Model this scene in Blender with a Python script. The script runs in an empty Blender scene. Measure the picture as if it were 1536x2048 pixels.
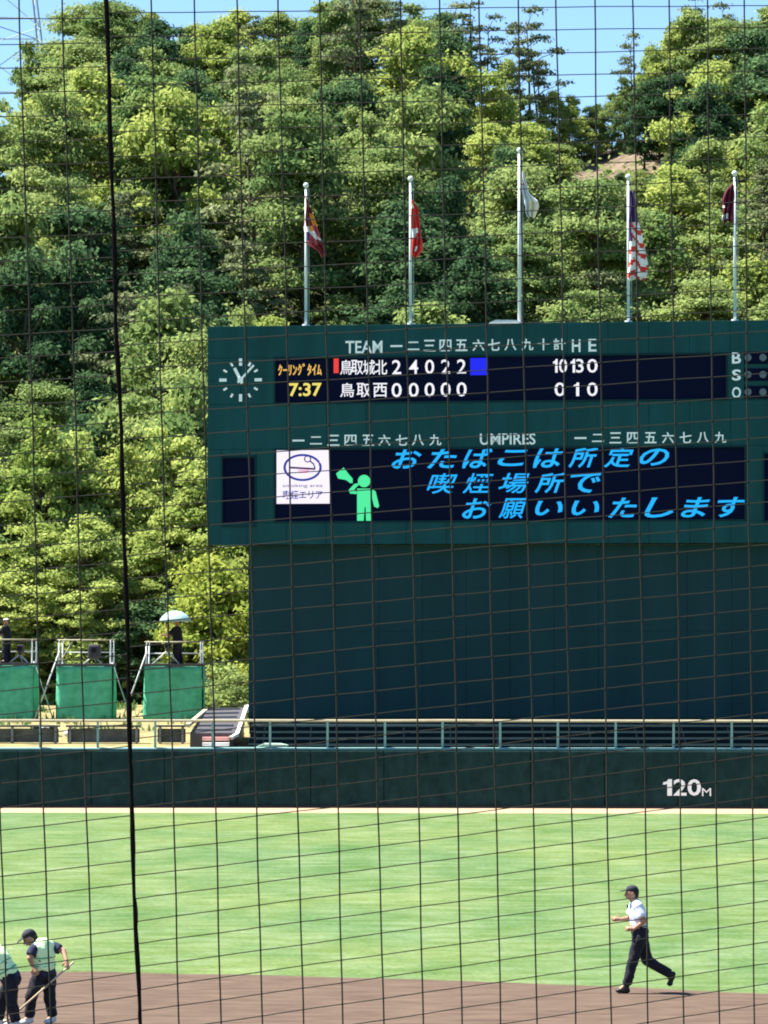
import bpy, bmesh, math, random
import numpy as np
from mathutils import Vector, Matrix
random.seed(7); RNG = np.random.default_rng(7)
S = bpy.context.scene; C = S.collection

# ------------------------------------------------------------------ camera
F = 8080.0; CAMZ = 5.25; PITCH = math.atan(277 / F)
cam = bpy.data.cameras.new('camera'); camo = bpy.data.objects.new('camera', cam); C.objects.link(camo)
camo.location = (0, 0, CAMZ); camo.rotation_euler = (math.pi / 2 + PITCH, 0, 0)
cam.sensor_fit = 'VERTICAL'; cam.sensor_height = 24; cam.lens = F / 2048 * 24
cam.clip_start = 0.1; cam.clip_end = 6000
S.camera = camo
S.render.resolution_x = 768; S.render.resolution_y = 1024

# ------------------------------------------------------------------ sky, sun, exposure
EL = math.radians(61); AZ = math.radians(11)       # sun high, from the left and beyond the scoreboard
tosun = Vector((-math.cos(EL) * math.cos(AZ), math.cos(EL) * math.sin(AZ), math.sin(EL)))
W = bpy.data.worlds.new('World'); S.world = W; W.use_nodes = True
nt = W.node_tree; nt.nodes.clear()
wo = nt.nodes.new('ShaderNodeOutputWorld'); bg = nt.nodes.new('ShaderNodeBackground'); sk = nt.nodes.new('ShaderNodeTexSky')
sk.sky_type = 'NISHITA'; sk.sun_disc = False; sk.sun_elevation = EL
sk.sun_rotation = math.atan2(tosun.x, tosun.y); sk.air_density = 1.0; sk.dust_density = 0.1; sk.ozone_density = 2.0
bg.inputs[1].default_value = 0.058
tm = nt.nodes.new('ShaderNodeMix'); tm.data_type = 'RGBA'; tm.blend_type = 'MULTIPLY'; tm.inputs[0].default_value = 1; tm.inputs[7].default_value = (0.68, 0.84, 1.0, 1)
nt.links.new(sk.outputs[0], tm.inputs[6]); nt.links.new(tm.outputs[2], bg.inputs[0]); nt.links.new(bg.outputs[0], wo.inputs[0])
sl = bpy.data.lights.new('sun', 'SUN'); sl.energy = 4.9; sl.angle = math.radians(0.5); sl.color = (1, 0.95, 0.86)
so = bpy.data.objects.new('sun', sl); C.objects.link(so); so.rotation_euler = tosun.to_track_quat('Z', 'Y').to_euler()
so.location = (0, 0, 60)
S.view_settings.view_transform = 'Standard'; S.view_settings.look = 'None'
S.view_settings.gamma = 1; S.view_settings.use_curve_mapping = False
S.view_settings.exposure = 1.9
S.cycles.filter_width = 1.9
S.cycles.max_bounces = 6; S.cycles.diffuse_bounces = 3; S.cycles.transparent_max_bounces = 8
S.cycles.use_denoising = True

# ------------------------------------------------------------------ helpers
def ray(px, py):
    v = -(py - 1024.0)
    return Vector((px - 768.0, F * math.cos(PITCH) - v * math.sin(PITCH), F * math.sin(PITCH) + v * math.cos(PITCH)))
def P(px, py, Y):
    r = ray(px, py); return Vector((0, 0, CAMZ)) + r * (Y / r.y)
def pix(p):
    x, y, z = p[0], p[1], p[2] - CAMZ
    d = y * math.cos(PITCH) + z * math.sin(PITCH); u = -y * math.sin(PITCH) + z * math.cos(PITCH)
    return 768 + F * x / d, 1024 - F * u / d
def s2l(c):
    c /= 255.0
    return c / 12.92 if c <= 0.04045 else ((c + 0.055) / 1.055) ** 2.4
def mat(name, col, rough=0.7, var=0.0, scale=3.0, emit=0, metal=0, bump=0.0, col2=None, stretch=None, spec=0.3):
    m = bpy.data.materials.new(name); m.use_nodes = True; t = m.node_tree; b = t.nodes['Principled BSDF']
    b.inputs['Base Color'].default_value = (*col, 1); b.inputs['Roughness'].default_value = rough
    b.inputs['Metallic'].default_value = metal; b.inputs['Specular IOR Level'].default_value = spec
    if emit:
        b.inputs['Emission Color'].default_value = (*col, 1); b.inputs['Emission Strength'].default_value = emit
        b.inputs['Base Color'].default_value = (0.02, 0.02, 0.02, 1)
    if var or col2:
        tc = t.nodes.new('ShaderNodeTexCoord'); mp = t.nodes.new('ShaderNodeMapping'); n = t.nodes.new('ShaderNodeTexNoise')
        n.inputs['Scale'].default_value = scale; n.inputs['Detail'].default_value = 5; n.inputs['Roughness'].default_value = 0.65
        if stretch: mp.inputs['Scale'].default_value = stretch
        t.links.new(tc.outputs['Object'], mp.inputs[0]); t.links.new(mp.outputs[0], n.inputs['Vector'])
        r = t.nodes.new('ShaderNodeValToRGB'); r.color_ramp.elements[0].position = 0.32; r.color_ramp.elements[1].position = 0.68
        c2 = col2 if col2 else tuple(c * (1 + var) for c in col); c1 = col if col2 else tuple(c * (1 - var) for c in col)
        r.color_ramp.elements[0].color = (*c1, 1); r.color_ramp.elements[1].color = (*c2, 1)
        t.links.new(n.outputs[0], r.inputs[0]); t.links.new(r.outputs[0], b.inputs['Base Color'])
        if bump:
            bp = t.nodes.new('ShaderNodeBump'); bp.inputs['Strength'].default_value = bump; bp.inputs['Distance'].default_value = 0.03
            t.links.new(n.outputs[0], bp.inputs['Height']); t.links.new(bp.outputs[0], b.inputs['Normal'])
    return m
def mesh_np(name, V, Fc, m=None, smooth=False):
    me = bpy.data.meshes.new(name); me.from_pydata([tuple(v) for v in V], [], [tuple(f) for f in Fc]); me.update()
    if m: me.materials.append(m)
    if smooth:
        for p in me.polygons: p.use_smooth = True
    return me
def link(name, me, parent=None, loc=None):
    o = bpy.data.objects.new(name, me); C.objects.link(o)
    if loc is not None: o.location = loc
    if parent: o.parent = parent
    return o
def empty(name, loc=(0, 0, 0), rz=0.0):
    o = bpy.data.objects.new(name, None); C.objects.link(o); o.location = loc; o.rotation_euler = (0, 0, rz); o.empty_display_size = 0.3
    return o
def tag(o, label=None, cat=None, group=None, kind=None):
    if label: o['label'] = label
    if cat: o['category'] = cat
    if group: o['group'] = group
    if kind: o['kind'] = kind
    return o
class MB:
    """collects primitives into one mesh"""
    def __init__(s): s.b = bmesh.new()
    def box(s, c, d, rot=None, bevel=0.0):
        r = bmesh.ops.create_cube(s.b, size=1.0); vs = r['verts']
        M = Matrix.Translation(Vector(c)) @ (rot.to_4x4() if rot else Matrix.Identity(4)) @ Matrix.Diagonal((*d, 1))
        bmesh.ops.transform(s.b, matrix=M, verts=vs)
        if bevel:
            es = list({e for v in vs for e in v.link_edges}); bmesh.ops.bevel(s.b, geom=es, offset=bevel, segments=2, affect='EDGES', profile=0.6)
        return s
    def bar(s, a, b, r1, r2=None, n=10):
        a = Vector(a); b = Vector(b); d = b - a; r2 = r1 if r2 is None else r2
        r = bmesh.ops.create_cone(s.b, cap_ends=True, segments=n, radius1=r1, radius2=r2, depth=d.length)
        M = Matrix.Translation((a + b) / 2) @ d.to_track_quat('Z', 'Y').to_matrix().to_4x4()
        bmesh.ops.transform(s.b, matrix=M, verts=r['verts']); return s
    def rbar(s, a, b, w, h):
        a = Vector(a); b = Vector(b); d = b - a
        return s.box((a + b) / 2, (w, h, d.length), d.to_track_quat('Z', 'Y').to_matrix())
    def ball(s, c, r, sc=(1, 1, 1), u=14, v=10, rot=None):
        q = bmesh.ops.create_uvsphere(s.b, u_segments=u, v_segments=v, radius=r)
        M = Matrix.Translation(Vector(c)) @ (rot.to_4x4() if rot else Matrix.Identity(4)) @ Matrix.Diagonal((*sc, 1))
        bmesh.ops.transform(s.b, matrix=M, verts=q['verts']); return s
    def path(s, pts, r, n=6):
        pts = [Vector(p) for p in pts]; rings = []
        for i, p in enumerate(pts):
            t = (pts[min(i + 1, len(pts) - 1)] - pts[max(i - 1, 0)]).normalized()
            up = Vector((0, 0, 1)) if abs(t.z) < 0.9 else Vector((0, 1, 0))
            a = t.cross(up).normalized(); b = t.cross(a).normalized(); rr = r[i] if isinstance(r, (list, tuple)) else r
            rings.append([s.b.verts.new(p + a * math.cos(2 * math.pi * k / n) * rr + b * math.sin(2 * math.pi * k / n) * rr) for k in range(n)])
        for i in range(len(rings) - 1):
            for k in range(n):
                s.b.faces.new((rings[i][k], rings[i][(k + 1) % n], rings[i + 1][(k + 1) % n], rings[i + 1][k]))
        s.b.faces.new(rings[0][::-1]); s.b.faces.new(rings[-1]); return s
    def prism(s, pts2, y0, y1):
        """2D polygon (x,z) extruded along y"""
        a = [s.b.verts.new((x, y0, z)) for x, z in pts2]; b = [s.b.verts.new((x, y1, z)) for x, z in pts2]
        s.b.faces.new(a); s.b.faces.new(b[::-1]); n = len(a)
        for i in range(n): s.b.faces.new((a[i], b[i], b[(i + 1) % n], a[(i + 1) % n]))
        return s
    def mesh(s, name, m, smooth=False):
        bmesh.ops.recalc_face_normals(s.b, faces=s.b.faces)
        me = bpy.data.meshes.new(name); s.b.to_mesh(me); s.b.free()
        if m: me.materials.append(m)
        if smooth:
            for p in me.polygons: p.use_smooth = True
        return me
    def build(s, name, m, parent=None, smooth=False, loc=None):
        return link(name, s.mesh(name, m, smooth), parent, loc)

# ------------------------------------------------------------------ materials
M = {}
M['fence'] = mat('dark_green_padding', (0.0110, 0.033, 0.033), 0.9, 0.32, 3.0, spec=0.1, stretch=(1, 1, 0.6))
M['board'] = mat('teal_painted_steel', (0.0085, 0.060, 0.064), 0.7, 0.22, 0.9, spec=0.12, stretch=(1, 1, 0.22))
M['screen_wall'] = mat('dark_teal_backscreen', (0.0150, 0.045, 0.050), 0.8, 0.13, 0.8, spec=0.08, stretch=(1, 1, 0.16))
M['led'] = mat('unlit_display', (0.002, 0.004, 0.022), 0.7, spec=0.06)
M['frame'] = mat('display_frame', (0.006, 0.03, 0.038), 0.7, spec=0.1)
M['white_letter'] = mat('white_letter', (0.90, 0.93, 0.93), 0.6)
M['led_white'] = mat('lit_white', (0.80, 0.80, 0.86), emit=0.32)
M['led_yellow'] = mat('lit_yellow', (0.85, 0.72, 0.14), emit=0.28)
M['led_orange'] = mat('lit_amber', (0.85, 0.50, 0.10), emit=0.28)
M['led_red'] = mat('lit_red', (0.80, 0.04, 0.03), emit=0.28)
M['led_blue'] = mat('lit_deep_blue', (0.004, 0.006, 0.85), emit=0.28)
M['led_cyan'] = mat('lit_sky_blue', (0.006, 0.42, 1.0), emit=0.30)
M['led_green'] = mat('lit_green', (0.07, 0.80, 0.33), emit=0.29)
M['led_bright'] = mat('lit_white_panel', (0.85, 0.80, 0.95), emit=0.31)
M['ink'] = mat('lit_navy_line', (0.02, 0.03, 0.30), emit=0.28)
M['ink_dark'] = mat('lit_dark_line', (0.07, 0.02, 0.10), emit=0.28)
M['ink_pink'] = mat('lit_pink_line', (0.9, 0.42, 0.6), emit=0.28)
M['lamp_off'] = mat('unlit_count_lamp', (0.10, 0.13, 0.15), 0.4)
M['pole'] = mat('white_pole', (0.5400, 0.6000, 0.6000), 0.35, 0.06, 2)
M['rail_teal'] = mat('pale_teal_rail', (0.20, 0.36, 0.33), 0.5, 0.12, 3)
M['rail_beige'] = mat('beige_rail', (0.3450, 0.3150, 0.2175), 0.6, 0.12, 3)
M['concrete'] = mat('weathered_concrete', (0.17, 0.18, 0.18), 0.9, 0.25, 1.4, bump=0.2)
M['step'] = mat('shade_toned_terrace_step', (0.010, 0.022, 0.026), 0.85, 0.2, 1.2, spec=0.05)  # near-black so the steps carry the terrace shade in their colour
M['bench'] = mat('bench_plank', (0.022, 0.042, 0.046), 0.7, 0.25, 2, spec=0.1)  # terrace planks, darkened to carry the same shade
M['bench_grey'] = mat('worn_grey_bench', (0.085, 0.090, 0.080), 0.9, 0.35, 3)
M['white_paint'] = mat('white_paint', (0.5850, 0.5700, 0.5400), 0.6, 0.08, 3)
M['red_paint'] = mat('faded_red_paint', (0.62, 0.30, 0.26), 0.6)
M['dark_metal'] = mat('dark_grey_metal', (0.06, 0.055, 0.06), 0.6, 0.2, 3)
M['steel'] = mat('galvanised_steel', (0.42, 0.46, 0.45), 0.45, 0.1, 4)
M['black'] = mat('black_cloth', (0.010, 0.010, 0.014), 0.9)
M['skin'] = mat('skin', (0.3750, 0.2025, 0.1275), 0.55)
M['trousers'] = mat('navy_black_trousers', (0.010, 0.010, 0.018), 0.85, 0.4, 14)
M['navy'] = mat('navy_shirt', (0.02, 0.025, 0.06), 0.85)
M['shirt_white'] = mat('pale_blue_shirt', (0.62, 0.68, 0.80), 0.8, 0.05, 10)
M['shoe_black'] = mat('black_shoe', (0.008, 0.008, 0.01), 0.5)
M['shoe_white'] = mat('white_shoe', (0.6000, 0.6000, 0.5920), 0.6)
M['cap'] = mat('dark_cap', (0.022, 0.022, 0.035), 0.85)
M['hair'] = mat('black_hair', (0.008, 0.007, 0.007), 0.6)
M['vest'] = mat('pale_green_vest', (0.66, 0.95, 0.50), 0.75, 0.08, 9)
M['vest_strip'] = mat('vest_marking', (0.05, 0.34, 0.20), 0.7)
M['eye'] = mat('eye', (0.02, 0.015, 0.01), 0.3)
M['lip'] = mat('lips', (0.34, 0.13, 0.10), 0.5)
M['umbrella'] = mat('silver_blue_umbrella', (0.27, 0.42, 0.44), 0.5, 0.15, 3)
M['wood'] = mat('pale_wood_handle', (0.45, 0.36, 0.24), 0.7)

# ------------------------------------------------------------------ setting: the ground
def terrain_mat():
    m = mat('outfield_turf', (0.16, 0.26, 0.06), 0.95, spec=0.05); t = m.node_tree; b = t.nodes['Principled BSDF']
    tc = t.nodes.new('ShaderNodeTexCoord')
    def noise(sc, stx, det=4, rough=0.6):
        mp = t.nodes.new('ShaderNodeMapping'); mp.inputs['Scale'].default_value = stx
        n = t.nodes.new('ShaderNodeTexNoise'); n.inputs['Scale'].default_value = sc; n.inputs['Detail'].default_value = det; n.inputs['Roughness'].default_value = rough
        t.links.new(tc.outputs['Object'], mp.inputs[0]); t.links.new(mp.outputs[0], n.inputs['Vector']); return n
    a = noise(0.55, (1.0, 0.33, 1), 5, 0.62); g = noise(0.11, (1, .5, 1), 3); f = noise(9.0, (1, 1, 1), 3, 0.7)
    r1 = t.nodes.new('ShaderNodeValToRGB'); r1.color_ramp.elements[0].position = 0.28; r1.color_ramp.elements[1].position = 0.72
    r1.color_ramp.elements[0].color = (0.036, 0.088, 0.024, 1); r1.color_ramp.elements[1].color = (0.140, 0.178, 0.080, 1)
    t.links.new(a.outputs[0], r1.inputs[0])
    r2 = t.nodes.new('ShaderNodeValToRGB'); r2.color_ramp.elements[0].position = 0.35; r2.color_ramp.elements[1].position = 0.65
    r2.color_ramp.elements[0].color = (0.056, 0.122, 0.042, 1); r2.color_ramp.elements[1].color = (0.108, 0.150, 0.034, 1)
    t.links.new(g.outputs[0], r2.inputs[0])
    mx = t.nodes.new('ShaderNodeMix'); mx.data_type = 'RGBA'; mx.inputs[0].default_value = 0.45
    t.links.new(r1.outputs[0], mx.inputs[6]); t.links.new(r2.outputs[0], mx.inputs[7])
    mr = t.nodes.new('ShaderNodeMapRange'); mr.inputs[1].default_value = 0.3; mr.inputs[2].default_value = 0.7; mr.inputs[3].default_value = 0.70; mr.inputs[4].default_value = 1.22
    t.links.new(f.outputs[0], mr.inputs[0])
    hs = t.nodes.new('ShaderNodeHueSaturation'); t.links.new(mx.outputs[2], hs.inputs['Color']); t.links.new(mr.outputs[0], hs.inputs['Value'])
    st_ = noise(1.3, (0.55, 1.0, 1), 4, 0.7); m3 = t.nodes.new('ShaderNodeMapRange'); m3.inputs[1].default_value = 0.36; m3.inputs[2].default_value = 0.64; m3.inputs[3].default_value = 0.84; m3.inputs[4].default_value = 1.20
    h2 = t.nodes.new('ShaderNodeHueSaturation'); t.links.new(hs.outputs[0], h2.inputs['Color']); t.links.new(st_.outputs[0], m3.inputs[0]); t.links.new(m3.outputs[0], h2.inputs['Value'])
    m4 = t.nodes.new('ShaderNodeMapRange'); m4.inputs[1].default_value = 0.4; m4.inputs[2].default_value = 0.7; m4.inputs[3].default_value = 1.06; m4.inputs[4].default_value = 0.74; t.links.new(st_.outputs[0], m4.inputs[0]); t.links.new(m4.outputs[0], h2.inputs['Saturation'])
    t.links.new(h2.outputs[0], b.inputs['Base Color'])
    return m
M['turf'] = terrain_mat()
M['dirt'] = mat('infield_dirt', (0.064, 0.044, 0.033), 0.95, col2=(0.116, 0.082, 0.062), scale=2.6, stretch=(0.4, 1.2, 1), bump=0.6, spec=0.05)
M['track'] = mat('pale_sand', (0.32, 0.23, 0.15), 0.95, 0.08, 1.0, spec=0.05)
M['sand'] = mat('dry_yellow_earth', (0.13, 0.12, 0.06), 0.95, col2=(0.30, 0.25, 0.115), scale=1.1, bump=0.5, spec=0.05)
M['floor'] = mat('forest_floor', (0.020, 0.030, 0.012), 1.0, col2=(0.05, 0.06, 0.025), scale=0.6, bump=0.5, spec=0.02)
M['soil'] = mat('bare_pink_soil', (0.075, 0.062, 0.045), 1.0, col2=(0.20, 0.155, 0.115), scale=1.6, bump=0.8, spec=0.02)
M['ground'] = mat('far_ground', (0.10, 0.12, 0.06), 0.95, 0.2, 0.05)

def fence_y(x): return 135.35 - 0.035 * x - 0.0016 * x * x - 0.0006 * abs(x) * abs(x) * 0.3
def sheet(name, outline, z, m):
    me = mesh_np(name, [(x, y, z) for x, y in outline], [range(len(outline))], m)
    return tag(link(name, me), kind='structure')
sheet('ground', [(-2600, -600), (2600, -600), (2600, 5000), (-2600, 5000)], -0.02, M['ground'])
xs = np.linspace(-60, 60, 61)
sheet('outfield_grass', [(-60, 4), (60, 4)] + [(x, fence_y(x) - 4.4 + 0.05 * math.sin(x * 3.1)) for x in xs[::-1]], 0.0, M['turf'])
vt = []; fc = []
for i, x in enumerate(xs): vt += [(x, fence_y(x) - 4.6, -0.008), (x, fence_y(x) + 0.25, -0.008)]
for i in range(60): fc.append((2 * i, 2 * i + 2, 2 * i + 3, 2 * i + 1))
tag(link('warning_track', mesh_np('warning_track', vt, fc, M['track'])), kind='structure')
arc = []
for k in range(241):
    a = 2 * math.pi * k / 240
    r = 29.0 + 0.06 * math.sin(k * 1.7) + 0.05 * math.sin(k * 4.3)
    arc.append((-9.9 + r * math.cos(a), 37.6 + r * math.sin(a)))
sheet('infield_dirt', arc, 0.006, M['dirt'])

# the stand level behind the fence and the hill beyond
def emb_z(x, y):
    if y < 138: return 1.72
    if y < 165: return 1.72 + 1.28 * (y - 138) / 27
    return 3.0
def crest_z(x):
    px = 768 + x / 283 * F
    xp = [-400, 0, 45, 130, 300, 700, 930, 1010, 1120, 1180, 1250, 1400, 1600, 2000]
    yp = [480, 405, 370, 250, 175, 165, 200, 260, 305, 310, 285, 235, 215, 200]
    return CAMZ + (1301 - float(np.interp(px, xp, yp))) * 283 / F
def hill_z(x, y):
    if y < 174: return 3.0
    t = (y - 174) / (283 - 174); H = crest_z(x) - 3.0
    if t <= 1: s = 0.86 * t + 0.14 * t * t * (3 - 2 * t) + 0.02 * math.sin(t * 17 + x * 0.15) * min(1, 4 * (1 - t))
    else: s = 1 - 0.5 * (t - 1) ** 1.5 - 0.12 * (t - 1)
    return 3.0 + H * s
def grid(name, x0, x1, nx, y0, y1, ny, fz, m, jit=0.0):
    V = []; Fc = []
    for j in range(ny + 1):
        for i in range(nx + 1):
            x = x0 + (x1 - x0) * i / nx; y = y0 + (y1 - y0) * j / ny
            V.append((x, y, fz(x, y) + (random.uniform(-jit, jit) if jit else 0)))
    for j in range(ny):
        for i in range(nx):
            a = j * (nx + 1) + i; Fc.append((a, a + 1, a + nx + 2, a + nx + 1))
    return tag(link(name, mesh_np(name, V, Fc, m, True)), kind='structure')
grid('embankment', -70, 70, 70, 135.9, 170, 34, lambda x, y: emb_z(x, y) if y > fence_y(x) + 1.0 else 1.7, M['sand'], 0.02)
hill = grid('hill', -95, 95, 95, 169.6, 340, 85, lambda x, y: hill_z(x, y) + (0.03 if y < 172 else 0), M['floor'], 0.12)
# bare soil patches on the hillside
hill.data.materials.append(M['soil'])
for p in hill.data.polygons:
    c = p.center; u, v = pix(c)
    if c.y < 285 and ((1150 < u < 1350 and 262 < v < 345) or (1150 < u < 1200 and 355 < v < 400) or (1040 < u < 1100 and 212 < v < 250)): p.material_index = 1

# ------------------------------------------------------------------ outfield fence with pads
fence = tag(empty('outfield_fence', (0, fence_y(0), 0)), 'dark green padded outfield wall reading 120M below the scoreboard', 'outfield wall')
NP = 26; pw = 2.45
for k in range(-NP // 2, NP // 2):
    x0 = k * pw; x1 = x0 + pw
    a = Vector((x0, fence_y(x0), 0)); b = Vector((x1, fence_y(x1), 0)); c = (a + b) / 2; d = b - a
    rz = math.atan2(d.y, d.x)
    mb = MB(); mb.box((c.x, c.y, 0.985), (d.length - 0.014, 0.22, 1.83), Matrix.Rotation(rz, 3, 'Z'), 0.035)
    o = mb.build('wall_pad', M['fence'], None); o.parent = fence; o.matrix_parent_inverse = Matrix.Translation(-fence.location)
mb = MB()
for k in range(-NP // 2, NP // 2):
    x0 = k * pw; x1 = x0 + pw
    mb.rbar((x0, fence_y(x0) + 0.02, 0.035), (x1, fence_y(x1) + 0.02, 0.035), 0.07, 0.16)
cp_ = MB()
for k in range(-NP // 2, NP // 2):
    x0 = k * pw; x1 = x0 + pw; cp_.rbar((x0, fence_y(x0) + 0.04, 1.905), (x1, fence_y(x1) + 0.04, 1.905), 0.24, 0.05)
    cp_.rbar((x0, fence_y(x0) + 0.155, 1.0), (x1, fence_y(x1) + 0.155, 1.0), 0.03, 1.76)
o = cp_.build('backing', M['fence'], fence); o.matrix_parent_inverse = Matrix.Translation(-fence.location)
o = mb.build('base_board', M['dark_metal'], fence); o.matrix_parent_inverse = Matrix.Translation(-fence.location)

def text_mesh(body, weight=0.0, shear=0.0, extrude=0.04):
    if body == '1':
        mb = MB(); w = 0.0; mb.prism([(0.20, 0), (0.42, 0), (0.42, 1.0), (0.26, 1.0), (0.17, 0.86), (0.0, 0.80), (0.0, 0.66), (0.20, 0.70)], -extrude, extrude)
        me = mb.mesh('one', None); co = np.empty(len(me.vertices) * 3); me.vertices.foreach_get('co', co); co = co.reshape(-1, 3)[:, [0, 2, 1]]
        me.vertices.foreach_set('co', co.ravel()); return me
    c = bpy.data.curves.new('t', 'FONT'); c.body = body; c.offset = weight; c.shear = shear; c.extrude = extrude; c.resolution_u = 3
    c.fill_mode = 'BOTH'
    o = bpy.data.objects.new('t', c); C.objects.link(o); bpy.context.view_layer.update()
    me = bpy.data.meshes.new_from_object(o.evaluated_get(bpy.context.evaluated_depsgraph_get()))
    bpy.data.objects.remove(o); bpy.data.curves.remove(c); me.materials.clear(); return me
class Plane:
    """a wall plane: local u along it, z up, n towards the camera"""
    def __init__(s, A, B):
        s.A = Vector((A[0], A[1], 0)); d = Vector((B[0] - A[0], B[1] - A[1], 0)); s.d = d.normalized(); s.n = Vector((s.d.y, -s.d.x, 0)); s.rz = math.atan2(d.y, d.x)
    def uz(s, px, py):
        r = ray(px, py); o = Vector((0, 0, CAMZ)); t = (s.A - o).dot(s.n) / r.dot(s.n); p = o + r * t
        return (p - s.A).dot(s.d), p.z
def place_text(pl, body, box, m, parent, name, off, weight=0.0, shear=0.0, depth=0.03, local=True):
    """local frame of parent: x = u along the wall, y = into the wall, z up"""
    me = text_mesh(body, weight, shear); co = np.empty(len(me.vertices) * 3); me.vertices.foreach_get('co', co); co = co.reshape(-1, 3)
    u0, z1 = pl.uz(box[0], box[1]); u1, z0 = pl.uz(box[2], box[3])
    mn = co.min(0); mx = co.max(0)
    n = np.empty_like(co)
    n[:, 0] = u0 + (co[:, 0] - mn[0]) / (mx[0] - mn[0]) * (u1 - u0)
    n[:, 2] = z0 + (co[:, 1] - mn[1]) / (mx[1] - mn[1]) * (z1 - z0)
    n[:, 1] = -off - (co[:, 2] - mn[2]) / max(1e-6, (mx[2] - mn[2])) * depth
    me.vertices.foreach_set('co', n.ravel()); me.update(); me.materials.append(m); me.name = name
    return link(name, me, parent)
wp = Plane((9, fence_y(9)), (12.6, fence_y(12.6))); wa = math.atan2(wp.d.y, wp.d.x)
num = empty('number_holder', (wp.A.x, wp.A.y, 0), wa)
for body, bx in (('1', (1326, 1558, 1344, 1591)), ('2', (1347, 1558, 1373, 1591)), ('0', (1375, 1558, 1402, 1591)), ('M', (1404, 1576, 1422, 1592))):
    o = place_text(wp, body, bx, M['white_letter'], None, 'distance_number', 0.135, 0.0 if body == 'M' else 0.018, 0, 0.01)
    o.parent = fence; o.matrix_local = Matrix.Translation(-fence.location) @ num.matrix_basis
    o['label'] = 'white painted ' + body
bpy.data.objects.remove(num)

# railing along the top of the wall
rail = tag(empty('railing', (0, fence_y(0), 1.9)), 'pale teal railing with beige top rail along the outfield wall', 'railing')
def adopt(o, parent): o.parent = parent; o.matrix_parent_inverse = Matrix.Translation(-parent.location)
gap = 115 / F * 135.9
for part, zz, rr, mm in (('top_rail', 2.90, 0.045, 'rail_beige'), ('bottom_rail', 1.955, 0.05, 'rail_teal')):
    mb = MB(); pts = [(x, fence_y(x) + 0.22, zz + random.uniform(-.006, .006)) for x in np.linspace(-32, 32, 33)]
    mb.path(pts, rr, 8); adopt(mb.build(part, M[mm]), rail)
pm = MB().box((0, 0, 0), (0.075, 0.05, 0.96)).mesh('post', M['rail_teal'])
for k in range(-16, 17):
    x = P(540 + 115 * k, 1470, 135.6).x
    if abs(x) > 30: continue
    o = link('post', pm); o.location = (x, fence_y(x) + 0.22, 2.42); adopt(o, rail)

# ------------------------------------------------------------------ scoreboard and backscreen
YL = 143.5; A = P(415, 653, YL); YR = YL / 1.020; B = P(1536, 640, YR)
sp = Plane(A, B); ztop = A.z; zbot = P(415, 1090, YL).z
uR, _ = sp.uz(1625, 700); SW = uR; u492, _ = sp.uz(492, 1200)
board = tag(empty('scoreboard', (sp.A.x, sp.A.y, 0), sp.rz), 'large dark teal baseball scoreboard with lit blue Japanese notice', 'scoreboard')
def slab(u0, u1, z0, z1, y0, y1, m, name, parent, bevel=0.0):
    mb = MB(); mb.box(((u0 + u1) / 2, (y0 + y1) / 2, (z0 + z1) / 2), (u1 - u0, y1 - y0, z1 - z0), None, bevel); return mb.build(name, m, parent)
slab(0.02, SW - 0.02, zbot + 0.02, ztop - 0.02, 0.06, 2.6, M['board'], 'housing', board)
# face panels (steel cladding) laid around the display openings
opens = {}
for nm, bx in (('score', (548, 715, 1455, 800)), ('notice', (548, 898, 1492, 1041)), ('left', (443, 913, 512, 1054)), ('right', (1526, 905, 1597, 1046)), ('count', (1488, 703, 1600, 797))):
    u0, z1 = sp.uz(bx[0], bx[1]); u1, z0 = sp.uz(bx[2], bx[3]); opens[nm] = (u0, u1, z0, z1)
zs, zn = opens['score'], opens['notice']
rows = [(zbot, zn[2]), (zn[2], zn[3]), (zn[3], zs[2]), (zs[2], zs[3]), (zs[3], ztop)]
def cladding(u0, u1, z0, z1):
    n = max(1, round((u1 - u0) / 1.45)); w = (u1 - u0) / n
    for i in range(n):
        slab(u0 + i * w + 0.006, u0 + (i + 1) * w - 0.006, z0 + 0.006, z1 - 0.006, 0 + random.uniform(0, .006), 0.058, M['board'], 'face_panel', board, 0.006)
for ri, (z0, z1) in enumerate(rows):
    if ri == 1:
        L, R = opens['left'], opens['right']
        cladding(0, L[0], z0, z1); cladding(L[1], zn[0], z0, z1); cladding(zn[1], R[0], z0, z1); cladding(R[1], SW, z0, z1)
        for q in (L, R):
            if q[2] > z0 + 0.02: cladding(q[0], q[1], z0, q[2])
            if z1 > q[3] + 0.02: cladding(q[0], q[1], q[3], z1)
    elif ri == 3:
        cladding(0, zs[0], z0, z1); cladding(zs[1], opens['count'][0], z0, z1); cladding(opens['count'][1], SW, z0, z1)
    else: cladding(0, SW, z0, z1)
disp = {}
for nm, q in opens.items():
    if nm == 'count': continue
    fr = MB(); u0, u1, z0, z1 = q; t = 0.05
    fr.box(((u0 + u1) / 2, 0.02, z1 - t / 2), (u1 - u0, 0.1, t)).box(((u0 + u1) / 2, 0.02, z0 + t / 2), (u1 - u0, 0.1, t))
    fr.box((u0 + t / 2, 0.02, (z0 + z1) / 2), (t, 0.1, z1 - z0 - 2 * t)).box((u1 - t / 2, 0.02, (z0 + z1) / 2), (t, 0.1, z1 - z0 - 2 * t))
    nmx = {'score': 'score_display', 'notice': 'notice_display', 'left': 'name_board', 'right': 'name_board'}[nm]
    disp[nm] = slab(u0 + t, u1 - t, z0 + t, z1 - t, 0.045, 0.059, M['led'], nmx, board)
    fr.build('display_frame', M['frame'], board)
def T(body, bx, m, parent, name='character', off=0.0, weight=0.02, shear=0.0, depth=0.02):
    return place_text(sp, body, bx, m, parent, name, off, weight, shear, depth)
yo = lambda x: -(x - 800) * 0.0113                       # the rows rise slightly to the right
kan = '一二三四五六七八九十計'
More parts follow.
